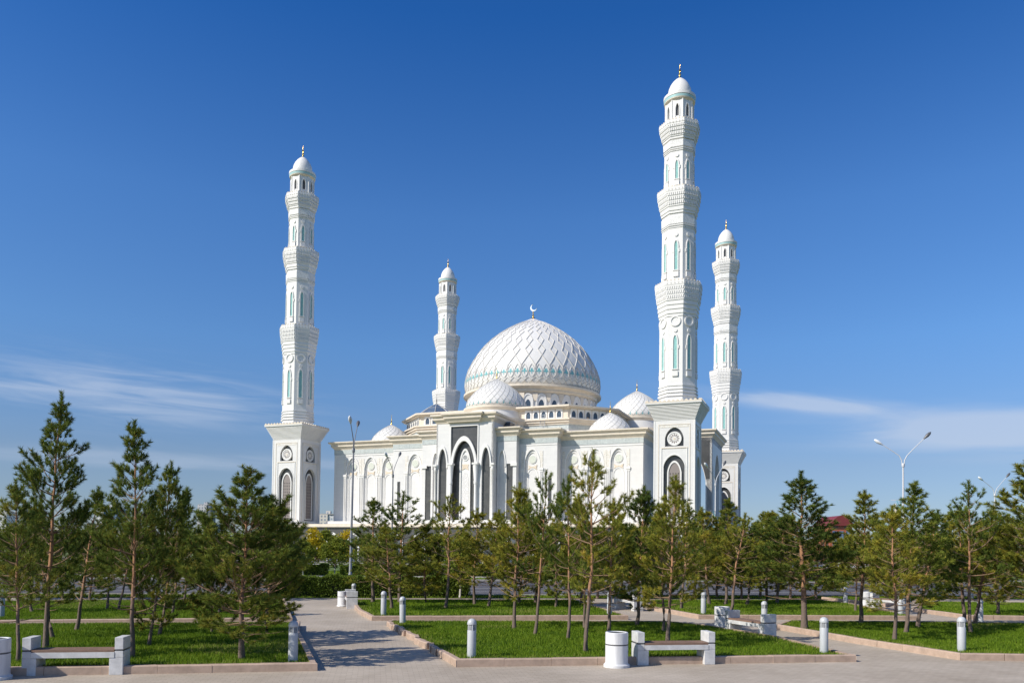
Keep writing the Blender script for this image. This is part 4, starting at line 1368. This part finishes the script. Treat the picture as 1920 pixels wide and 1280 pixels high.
    # leader
    for zz in np.arange(H * .84, H * 1.0, .045):
        puff(tr(min(zz, H * .97)) + np.array([0, 0, max(0, zz - H * .97)]), np.array([0, 0, 1.0]), 1.05, .0)
    P = np.array(PP); Dv = np.array(DD); Sz = np.array(SS); T = np.array(TT)
    nn = 34 if kind in ('dense', 'tall') else 28
    N = len(P)
    P = np.repeat(P, nn, 0); Dv = np.repeat(Dv, nn, 0); Sz = np.repeat(Sz, nn); T = np.repeat(T, nn)
    M_ = N * nn
    rnd = r.normal(0, 1, (M_, 3)); perp = rnd - (rnd * Dv).sum(1, keepdims=True) * Dv
    perp /= np.linalg.norm(perp, axis=1, keepdims=True) + 1e-9
    spread = r.uniform(.55, 1.15, (M_, 1))
    nd = Dv * 1.0 + perp * spread * 1.25
    nd /= np.linalg.norm(nd, axis=1, keepdims=True)
    ln = (.115 * Sz * r.uniform(.75, 1.2, M_))[:, None]
    base = P + Dv * r.uniform(-.035, .035, (M_, 1))
    wd = np.cross(nd, r.normal(0, 1, (M_, 3))); wd /= np.linalg.norm(wd, axis=1, keepdims=True) + 1e-9
    w_ = .0068
    V = np.stack([base - wd * w_, base + wd * w_, base + nd * ln], 1)
    zrel = P[:, 2] / H
    low = np.clip((.55 - zrel) * .35, 0, .2)
    tint = np.clip(.33 + treet + T + low + r.normal(0, .10, M_), 0, .88)
    old = r.random(M_) < .035
    tint[old] = 1.0
    a = tm.build('trunk', ang=60); b = lm.build('limbs')
    c = trimesh('crown', V, NEEDLE if seed % 3 else NEEDLD, tint)
    TIPS[a.data.name] = tuple(tp[-1])
    ms = (a.data, b.data, c.data)
    for o in (a, b, c): bpy.data.objects.remove(o)
    return ms
VAR = {}; TIPS = {}
KINDS = (('dense', 4.6, 1.25), ('dense', 4.2, 1.2), ('mid', 4.8, 1.15), ('mid', 4.4, 1.05), ('open', 4.8, 1.15), ('open', 4.4, 1.1), ('tall', 6.3, 1.3), ('tall', 5.2, 1.2), ('mid', 4.0, 1.0), ('dense', 5.0, 1.5))
for i, (kind, Hh, Rr) in enumerate(KINDS + KINDS[:9]):
    VAR[i] = (pine_mesh(100 + i * 7, Hh, Rr, kind), Hh, Rr)
ALT = {}
def pine(bx, by, tx, ty, hw, var, label, rz=None, z=.11):
    p = G(bx, by, z)
    top = at_depth(tx, ty, p.y)
    ALT[var] = ALT.get(var, -1) + 1
    if var != 9 and ALT[var] % 2: var += 10
    (mt, ml, mc), Hh, Rr = VAR[var]
    H = top.z - z
    sc = H / Hh
    rw = hw / (FPX / p.y)
    sx = max(.55, min(1.7, rw / Rr * (1.18 if bx < 620 else 1.34)))
    root = empty('pine_tree', p, rng.uniform(0, 6.28) if rz is None else rz, label, 'pine tree', 'young pine trees planted in the lawns')
    # lean towards the top seen in the photograph
    rz_ = root.rotation_euler[2]
    tx_, ty_, tz_ = TIPS[mt.name]
    cur = Matrix.Rotation(rz_, 3, 'Z') @ Vector((tx_ * sx, ty_ * sx, tz_ * sc))
    dx_ = max(-.17, min(.17, (top.x - p.x) / H)) * tz_ * sc
    q_ = cur.rotation_difference(Vector((dx_, rng.uniform(-.03, .03) * H, tz_ * sc)))
    root.rotation_euler = (q_.to_matrix() @ Matrix.Rotation(rz_, 3, 'Z')).to_euler()
    root.scale = (sx, sx, sc)
    for nm, me in (('trunk', mt), ('limbs', ml), ('crown', mc)):
        o = bpy.data.objects.new(nm, me); COL.objects.link(o); o.parent = root
        if nm == 'crown' and (bx < 620 or bx in (1508, 1360, 1196, 1194)):
            o.material_slots[0].link = 'OBJECT'; o.material_slots[0].material = NEEDLL
    return root
PINES = [
 # base px, top px, half width px, variant, label
 (34, 1240, 24, 898, 62, 3, 'young pine with a bent bare trunk beside the bin in the left foreground'),
 (86, 1215, 113, 736, 74, 6, 'tallest foreground pine, thick leaning trunk behind the left bench'),
 (99, 1196, 62, 930, 55, 8, 'pine with a dark straight trunk just behind the tallest left pine'),
 (143, 1182, 182, 912, 60, 2, 'pine with a thin upright trunk at the back of the left lawn'),
 (248, 1233, 250, 790, 74, 7, 'tall pine with a slanting pale trunk right of the left bench'),
 (279, 1211, 320, 865, 60, 0, 'pine with a dark trunk behind the slanting one in the left lawn'),
 (299, 1190, 358, 912, 52, 2, 'pine at the back of the left lawn, right of the dark trunks'),
 (453, 1236, 458, 878, 122, 9, 'broad bushy pine beside the bollard at the left lawn corner'),
 (500, 1188, 528, 945, 84, 1, 'dark spreading pine behind the bushy one, reaching over the path'),
 (397, 1186, 400, 1000, 48, 1, 'low pine between the bushy pine and the tall left pines'),
 (201, 1142, 205, 960, 40, 3, 'slim pine on the lawn across the left path, leftmost there'),
 (222, 1144, 275, 945, 42, 4, 'second slim pine across the left path'),
 (60, 1148, 45, 985, 45, 8, 'low pine across the path behind the left edge trees'),
 (323, 1150, 345, 985, 42, 2, 'pine with a slanted thin trunk across the left path'),
 (345, 1135, 350, 1000, 40, 3, 'pine near the road across the left path'),
 (410, 1150, 418, 1010, 42, 8, 'small pine hidden behind the bushy left pine'),
 (964, 1178, 975, 905, 52, 3, 'pine with a thin straight trunk at the left of the central lawn'),
 (1003, 1190, 1024, 884, 46, 4, 'sparse pine with a pale curved trunk in the central lawn'),
 (1065, 1198, 1066, 896, 50, 5, 'open pine with a snapped side limb in the central lawn'),
 (1098, 1222, 1112, 848, 64, 4, 'tallest central pine with forked sparse top against the white wall'),
 (1096, 1179, 1085, 930, 40, 8, 'pine with a curved dark trunk behind the tallest central one'),
 (1141, 1187, 1150, 935, 50, 3, 'pine with a slender trunk just left of the foreground bench'),
 (1194, 1172, 1209, 912, 56, 0, 'full pine with a dark leaning trunk behind the foreground bench'),
 (1252, 1204, 1268, 893, 58, 2, 'pine with a double reddish trunk above the foreground bench'),
 (1244, 1184, 1236, 945, 44, 8, 'pine behind the double trunk one above the foreground bench'),
 (699, 1129, 700, 934, 50, 2, 'full pine at the left end of the middle lawn beside the lamp'),
 (734, 1142, 722, 985, 48, 8, 'low pine just behind the leaning bollard'),
 (750, 1131, 756, 922, 54, 4, 'pine with a long bare leader rising over the left middle lawn'),
 (799, 1130, 800, 985, 46, 1, 'low bushy pine touching the lawn, left of the road gap'),
 (835, 1141, 846, 928, 46, 5, 'sparse pine with a pale trunk beside the road gap'),
 (890, 1133, 895, 953, 42, 3, 'slim pine right of the road gap'),
 (916, 1138, 936, 955, 44, 3, 'slim pine with forked trunk right of the road gap'),
 (973, 1131, 985, 930, 46, 0, 'pine with an orange lower trunk at the back of the middle lawn'),
 (1004, 1131, 1018, 965, 46, 2, 'pine behind the sparse curved one at the back of the middle lawn'),
 (1042, 1139, 1045, 975, 44, 1, 'low pine at the right of the middle lawn'),
 (1090, 1133, 1094, 960, 42, 2, 'pine at the right tip of the middle lawn'),
 (1278, 1142, 1290, 945, 46, 5, 'pine with a thin trunk at the left of the right middle lawn'),
 (1360, 1134, 1366, 935, 44, 7, 'dark pointed pine before the rear minaret'),
 (1330, 1133, 1316, 950, 46, 3, 'pine beneath the near right minaret'),
 (1371, 1146, 1396, 962, 46, 4, 'sparse olive pine behind the angled bench'),
 (1400, 1134, 1420, 975, 44, 8, 'low pine right of the rear minaret'),
 (1438, 1128, 1448, 958, 50, 1, 'dark low pine behind the right middle lawn'),
 (1457, 1131, 1470, 965, 44, 3, 'pine with a pale straight trunk left of the big right pine'),
 (1508, 1179, 1503, 884, 80, 6, 'big full pine standing by itself on the right, broad crown'),
 (1604, 1146, 1612, 975, 34, 2, 'pine with a thin trunk right of the big right pine'),
 (1614, 1169, 1624, 920, 56, 7, 'pointed pine with an orange trunk right of the brick building'),
 (1677, 1200, 1674, 948, 54, 3, 'pine with a clean straight trunk near the right kerb'),
 (1699, 1187, 1713, 904, 60, 7, 'tall pine just right of the white street lamp'),
 (1721, 1176, 1756, 955, 56, 2, 'pine with a dark thin trunk right of the white street lamp'),
 (1808, 1167, 1798, 950, 52, 3, 'pine with reddish trunk left of the foreground right bollard'),
 (1820, 1186, 1818, 903, 50, 4, 'pine with a bare leader and tufted tip near the right edge'),
 (1828, 1171, 1860, 950, 56, 2, 'pine behind the foreground right bollard'),
 (1940, 1186, 1928, 860, 84, 7, 'tall pine cut by the right edge of the picture'),
 (1870, 1152, 1872, 985, 52, 1, 'low pine near the right edge across the path'),
]
for row in PINES: pine(*row)
# back rows beyond the path on the right and left
BACK = [(1240, 1124, 968), (1300, 1122, 975), (1345, 1120, 980), (1390, 1121, 985), (1425, 1120, 960), (1482, 1122, 962), (1530, 1121, 985),
        (1640, 1124, 968), (1665, 1120, 985), (1740, 1125, 975), (1775, 1121, 960), (1835, 1122, 972), (1890, 1124, 965), (1935, 1150, 930), (1700, 1119, 990),
        (1165, 1119, 985), (1205, 1121, 975), (1120, 1121, 985)]
def nth(i): return ('first', 'second', 'third', 'fourth', 'fifth', 'sixth', 'seventh', 'eighth', 'ninth', 'tenth', 'eleventh', 'twelfth',
                    'thirteenth', 'fourteenth', 'fifteenth', 'sixteenth', 'seventeenth', 'eighteenth', 'nineteenth', 'twentieth')[i]
for i, (bx, by, ty) in enumerate(sorted(BACK)):
    pine(bx, by, bx + rng.uniform(-4, 6), ty, rng.uniform(36, 46), rng.choice((0, 1, 2, 3, 8)), '%s pine from the left in the shaded back row beyond the right path' % nth(i), z=.02)
BACKL = [(18, 1122, 985), (70, 1120, 975), (118, 1122, 965), (168, 1124, 978), (262, 1122, 985), (390, 1124, 990), (440, 1121, 985), (478, 1124, 1000), (375, 1119, 985)]
for i, (bx, by, ty) in enumerate(sorted(BACKL)):
    pine(bx, by, bx + rng.uniform(-4, 6), ty, rng.uniform(36, 44), rng.choice((0, 2, 3, 8, 4)), '%s pine from the left in the back row along the road at left' % nth(i), z=.02)

# broadleaf trees beyond the road
def leaf_mesh(seed, H, Rm, yellow, shape='oval'):
    r = np.random.default_rng(seed)
    tm = MB(); top = H * .62
    tm.tube([(0, 0, 0), (.03, .02, H * .15), (.0, .03, H * .3)], [.075, .06, .05], LIMEW, 8)
    tm.tube([(0, .03, H * .3), (.04, .0, top), (.02, .02, H * .93)], [.05, .035, .012], BARK, 7)
    C = []
    for i in range(26):
        t = r.uniform(.02, 1); a = r.uniform(0, 6.28); z = H * (.26 + .68 * t)
        R_ = Rm * (math.sin(PI * min(1, t * .9 + .12)) ** .7) * r.uniform(.3, .95)
        c = np.array([math.cos(a) * R_, math.sin(a) * R_, z]); C.append(c)
        tm.tube([(0, 0, max(H * .22, z - R_ * 1.4)), tuple(c * .6 + np.array([0, 0, z * .38])), tuple(c)], [.022, .012, .005], BARK, 4)
    V = []; T = []
    for c in C:
        n = 130; q = r.normal(0, 1, (n, 3)); q /= np.linalg.norm(q, axis=1, keepdims=True)
        q = q * (r.random((n, 1)) ** .45) * np.array([.36, .36, .42]) * Rm + c
        u_ = r.normal(0, 1, (n, 3)); u_ /= np.linalg.norm(u_, axis=1, keepdims=True)
        w_ = np.cross(u_, r.normal(0, 1, (n, 3))); w_ /= np.linalg.norm(w_, axis=1, keepdims=True)
        s_ = r.uniform(.06, .10, (n, 1))
        V.append(np.stack([q - w_ * s_, q + w_ * s_, q + u_ * s_ * 1.9], 1)); ct = r.normal(.45, .12)
        T.append(np.clip(ct + r.normal(0, .16, n) + (.35 * (q[:, 2] / H - .5)), 0, 1))
    a = tm.build('trunk'); c = trimesh('crown', np.concatenate(V), LEAFY if yellow else LEAFG, np.concatenate(T))
    ms = (a.data, c.data); bpy.data.objects.remove(a); bpy.data.objects.remove(c)
    return ms
LV = {'g0': (leaf_mesh(5, 4.2, 1.5, False), 4.2), 'g1': (leaf_mesh(6, 4.6, 1.3, False), 4.6), 'y0': (leaf_mesh(7, 4.6, 1.4, True), 4.6)}
def broad(px, py, ty, var, label, sx=1.0, z=.06):
    p = G(px, py, z); top = at_depth(px, ty, p.y); (mt, mc), Hh = LV[var]
    sc = (top.z - z) / Hh
    r = empty('young_broadleaf_tree', p, rng.uniform(0, 6), label, 'tree', 'young broadleaf trees beyond the road'); r.scale = (sc * sx, sc * sx, sc)
    for nm, me in (('trunk', mt), ('crown', mc)):
        o = bpy.data.objects.new(nm, me); COL.objects.link(o); o.parent = r
for px, py, ty, v, lab in (
    (590, 1071, 988, 'y0', 'yellow leaved young tree beneath the left minaret'),
    (568, 1079, 1012, 'g0', 'green bushy young tree left of the yellow one under the left minaret'),
    (609, 1062, 992, 'g1', 'green young tree with a whitewashed trunk between two yellow trees'),
    (628, 1078, 1005, 'g0', 'dark green young tree with a brown stem before the stair'),
    (645, 1068, 992, 'y0', 'yellow leaved young tree just left of the tall grey lamp'),
    (690, 1074, 1000, 'g1', 'green young tree right of the tall grey lamp, behind pines'),
    (728, 1076, 1004, 'g0', 'green young tree below the thinner lamp'),
    (775, 1075, 1006, 'g1', 'green young tree beside a white podium arch'),
    (822, 1075, 1000, 'g0', 'olive young tree beside the next white podium arch'),
    (866, 1073, 996, 'g1', 'green young tree below the portal of the mosque'),
    (862, 1119, 1010, 'g0', 'young roadside tree with a whitewashed trunk in the road gap'),
    (880, 1070, 1004, 'y0', 'small yellow tree below the portal of the mosque'),
    (940, 1072, 1006, 'g0', 'green young tree beyond the road, right of the portal'),
    (1010, 1074, 1008, 'g1', 'green tree beyond the road behind the central pines'),
    (1075, 1075, 1004, 'g0', 'round green tree beyond the road behind the tallest central pine'),
    (1150, 1076, 1010, 'g1', 'green tree beyond the road behind the foreground bench'),
    (1225, 1078, 1008, 'g0', 'dark green tree beyond the road beneath the near right minaret'),
    (1300, 1080, 1012, 'g1', 'green tree beyond the road beneath the portico'),
    (1400, 1082, 1008, 'g0', 'green tree beyond the road right of the rear minaret'),
    (1475, 1080, 1000, 'g1', 'green tree beyond the road left of the big right pine'),
    (1580, 1084, 1012, 'g0', 'green tree in front of the red brick building'),
    (1650, 1085, 1005, 'g1', 'green tree beyond the road left of the white street lamp'),
    (1770, 1086, 1008, 'g0', 'green tree beyond the road, middle of the right pines'),
    (1850, 1088, 1003, 'g1', 'green tree beyond the road near the right edge'),
    (40, 1066, 1000, 'g1', 'green tree beyond the road at the far left'),
    (160, 1068, 1004, 'g0', 'green tree beyond the road behind the tallest left pine'),
    (385, 1070, 1000, 'g1', 'green tree beyond the road before the grey high rise'),
    (500, 1072, 1000, 'g0', 'green tree beyond the road behind the dark spreading pine')):
    broad(px, py, ty, v, lab, rng.uniform(.9, 1.15) * (1.3 if 560 < px < 700 else 1.0))

# hedges: leafy volume over a dark twiggy core
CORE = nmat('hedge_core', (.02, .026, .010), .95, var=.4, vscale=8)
def hedge(a0, a1, b0, b1, z0, h, label, dens=900, leaf=.045):
    mb = MB()
    P = [AB(a0 + .1, b0 + .12), AB(a1 - .1, b0 + .12), AB(a1 - .1, b1 - .12), AB(a0 + .1, b1 - .12)]
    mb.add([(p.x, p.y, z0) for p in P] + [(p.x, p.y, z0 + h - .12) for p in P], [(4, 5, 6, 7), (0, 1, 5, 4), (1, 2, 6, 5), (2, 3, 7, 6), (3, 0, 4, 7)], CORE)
    c = AB((a0 + a1) / 2, (b0 + b1) / 2)
    root = empty('hedge', (0, 0, 0), 0, label, 'hedge', 'clipped hedges along the road')
    mb.build('stems', root)
    r = np.random.default_rng(int(abs(a0 * 7 + b0)))
    area = (a1 - a0) * ((b1 - b0) + 2 * h); n = int(area * dens)
    face = r.random(n) * ((b1 - b0) + 2 * h)
    a = r.uniform(a0, a1, n); b = np.where(face < b1 - b0, r.uniform(b0, b1, n), np.where(face < (b1 - b0) + h, b0 + np.abs(r.normal(0, .06, n)), b1 - np.abs(r.normal(0, .06, n))))
    z = np.where(face < b1 - b0, h - np.abs(r.normal(0, .05, n)), r.random(n) ** .7 * h)
    wob = .06 * np.sin(a * 2.3) + .05 * np.sin(a * 5.1 + 1) + .03 * np.sin(a * 11)
    z = z0 + z * (1 + wob * .9); b = b + .07 * np.sin(a * 3.1 + z * 4) + r.normal(0, .03, n)
    x = a * ca - b * sa; y = a * sa + b * ca
    q = np.stack([x, y, z], 1)
    u_ = r.normal(0, 1, (n, 3)); u_ /= np.linalg.norm(u_, axis=1, keepdims=True)
    w_ = np.cross(u_, r.normal(0, 1, (n, 3))); w_ /= np.linalg.norm(w_, axis=1, keepdims=True)
    s_ = leaf * r.uniform(.7, 1.3, (n, 1))
    V = np.stack([q - w_ * s_, q + w_ * s_, q + u_ * s_ * 1.6], 1)
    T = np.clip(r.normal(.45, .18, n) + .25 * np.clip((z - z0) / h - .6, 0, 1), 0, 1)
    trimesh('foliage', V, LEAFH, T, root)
hedge(-5.5, 4.6, 40.35, 41.6, .02, 1.05, 'clipped green hedge between the left path end and the road gap', 1100, .04)
hedge(-24, -4.5, 69.6, 70.8, .06, .95, 'long clipped hedge beyond the road under the yellow trees', 420, .07)
hedge(-3.5, 14, 69.6, 70.8, .06, .95, 'clipped hedge beyond the road behind the road gap', 420, .07)
hedge(16, 60, 69.6, 70.8, .06, 1.0, 'clipped hedge beyond the road behind the right pines', 300, .08)
hedge(-75, -26, 69.6, 70.8, .06, .95, 'clipped hedge beyond the road behind the left pines', 250, .08)
hedge(9, 46, 63.5, 64.6, .06, 1.0, 'lower hedge on the far kerb of the road at right', 250, .08)
# far-off belt of trees closing the view
r = np.random.default_rng(77)
V, T = [], []
for i in range(420):
    a = r.uniform(-420, 420); yy = r.uniform(230, 420)
    H_ = r.uniform(4, 9)
    n = 240
    q = r.normal(0, 1, (n, 3)); q /= np.linalg.norm(q, axis=1, keepdims=True)
    q = q * (r.random((n, 1)) ** .4) * np.array([H_ * .75, H_ * .6, H_ * .5]) + np.array([a, yy, H_ * .5])
    u_ = r.normal(0, 1, (n, 3)); u_ /= np.linalg.norm(u_, axis=1, keepdims=True)
    w_ = np.cross(u_, r.normal(0, 1, (n, 3))); w_ /= np.linalg.norm(w_, axis=1, keepdims=True)
    s_ = r.uniform(.5, .9, (n, 1))
    V.append(np.stack([q - w_ * s_, q + w_ * s_, q + u_ * s_ * 1.6], 1)); T.append(np.clip(r.normal(.35, .15, n) + r.normal(0, .15), 0, 1))
tag(trimesh('far_wood', np.concatenate(V), LEAFG, np.concatenate(T)), kind='stuff')

# ------------------------------------------------------------------ distant city
def far_mat(name, wall, win, bw, bh, m=.35):
    return tilemat(name, win, tuple(c * .8 for c in win), wall, bw, bh, m, .5, vertical=True, offset=0, nvar=.1, nscale=.05, bump=0)
FM = {'grey': far_mat('grey_block_facade', (.58, .56, .57), (.30, .32, .38), 3.2, 3.2, .75),
      'white': far_mat('white_block_facade', (.74, .72, .70), (.38, .42, .50), 3.4, 3.3, .9),
      'cream': far_mat('cream_block_facade', (.72, .66, .58), (.33, .36, .42), 3.0, 3.2, .8),
      'glass': far_mat('blue_glass_facade', (.24, .32, .46), (.11, .22, .42), 2.0, 3.4, .2),
      'red': far_mat('red_brick_facade', (.40, .115, .065), (.16, .10, .10), 3.4, 3.4, .95),
      'dark': far_mat('slate_facade', (.20, .22, .27), (.12, .14, .19), 3.0, 3.2, .6)}
FLATR = nmat('flat_roof', (.35, .34, .33), .8)
REDR = nmat('red_sheet_roof', (.20, .035, .035), .5)
def block(x0, x1, ytop, Y, depth, mat, label, split=None, roof=None, rz=0.0, extra=None):
    a = at_depth(x0, 1000, Y); b = at_depth(x1, 1000, Y); h = at_depth((x0 + x1) / 2, ytop, Y).z
    w = b.x - a.x
    r = empty('far_building', ((a.x + b.x) / 2, Y, 0), rz, label, 'building', 'city buildings on the horizon')
    m_ = MB()
    if split:
        s_ = w * split[0]
        m_.box(-w / 2, -w / 2 + s_, 0, depth, 0, h, FM[mat]); m_.box(-w / 2 + s_ + .02, w / 2, 1, depth + 1, 0, h * split[2], FM[split[1]])
    else: m_.box(-w / 2, w / 2, 0, depth, 0, h, FM[mat])
    m_.build('wall', r)
    m_ = MB()
    if roof == 'arch':
        n = 14; f_ = frame(0, 0, FRONT)
        P = [(-w / 2 - .6 + (w + 1.2) * i / n, h + 3.4 * math.sin(PI * i / n)) for i in range(n + 1)]
        m_.ext(f_, P, -depth, .8, REDR, back=True)
        for i in range(3):
            m_.box(-w / 2 + w * (.12 + .3 * i), -w / 2 + w * (.30 + .3 * i), -.25, .0, h * .25, h * .85, FM['glass'])
    else:
        m_.box(-w / 2 + .4, w / 2 - .4, .4, depth - .4, h, h + .8, FLATR)
        m_.box(-w * .12, w * .14, depth * .3, depth * .6, h + .8, h + 3.4, FM[mat])
    m_.build('roof', r)
    return r
block(369, 393, 946, 900, 16, 'grey', 'grey high rise with a darker right side, left of the bushy pine', split=(.72, 'dark', .985))
block(378, 402, 983, 820, 16, 'white', 'low pale block at the foot of the grey high rise')
block(179, 217, 952, 800, 20, 'white', 'white block with a blue glass right half behind the left pines', split=(.36, 'glass', .985))
block(40, 66, 956, 820, 18, 'dark', 'dark slate block left of the tallest left pine')
block(-20, 12, 960, 760, 18, 'white', 'pale block at the left edge of the skyline')
block(84, 112, 990, 700, 18, 'cream', 'low cream block behind the tallest left pine')
block(190, 246, 995, 690, 18, 'cream', 'long low cream block under the white and blue one')
block(128, 160, 1000, 640, 18, 'white', 'low white block between the left pines')
block(300, 330, 995, 760, 18, 'white', 'low white block behind the slanting left pine')
block(596, 628, 964, 700, 16, 'cream', 'cream apartment block seen between the left minaret and the mosque', split=(.55, 'white', .985))
block(606, 632, 990, 640, 12, 'dark', 'low slate roofed block before the cream apartment block')
block(1556, 1598, 985, 260, 14, 'red', 'red brick building with a curved dark red roof on the right', roof='arch')
block(1395, 1425, 1005, 330, 14, 'white', 'low white block behind the pines right of the rear minaret')
block(1745, 1800, 1005, 420, 14, 'cream', 'low cream block behind the right pines')
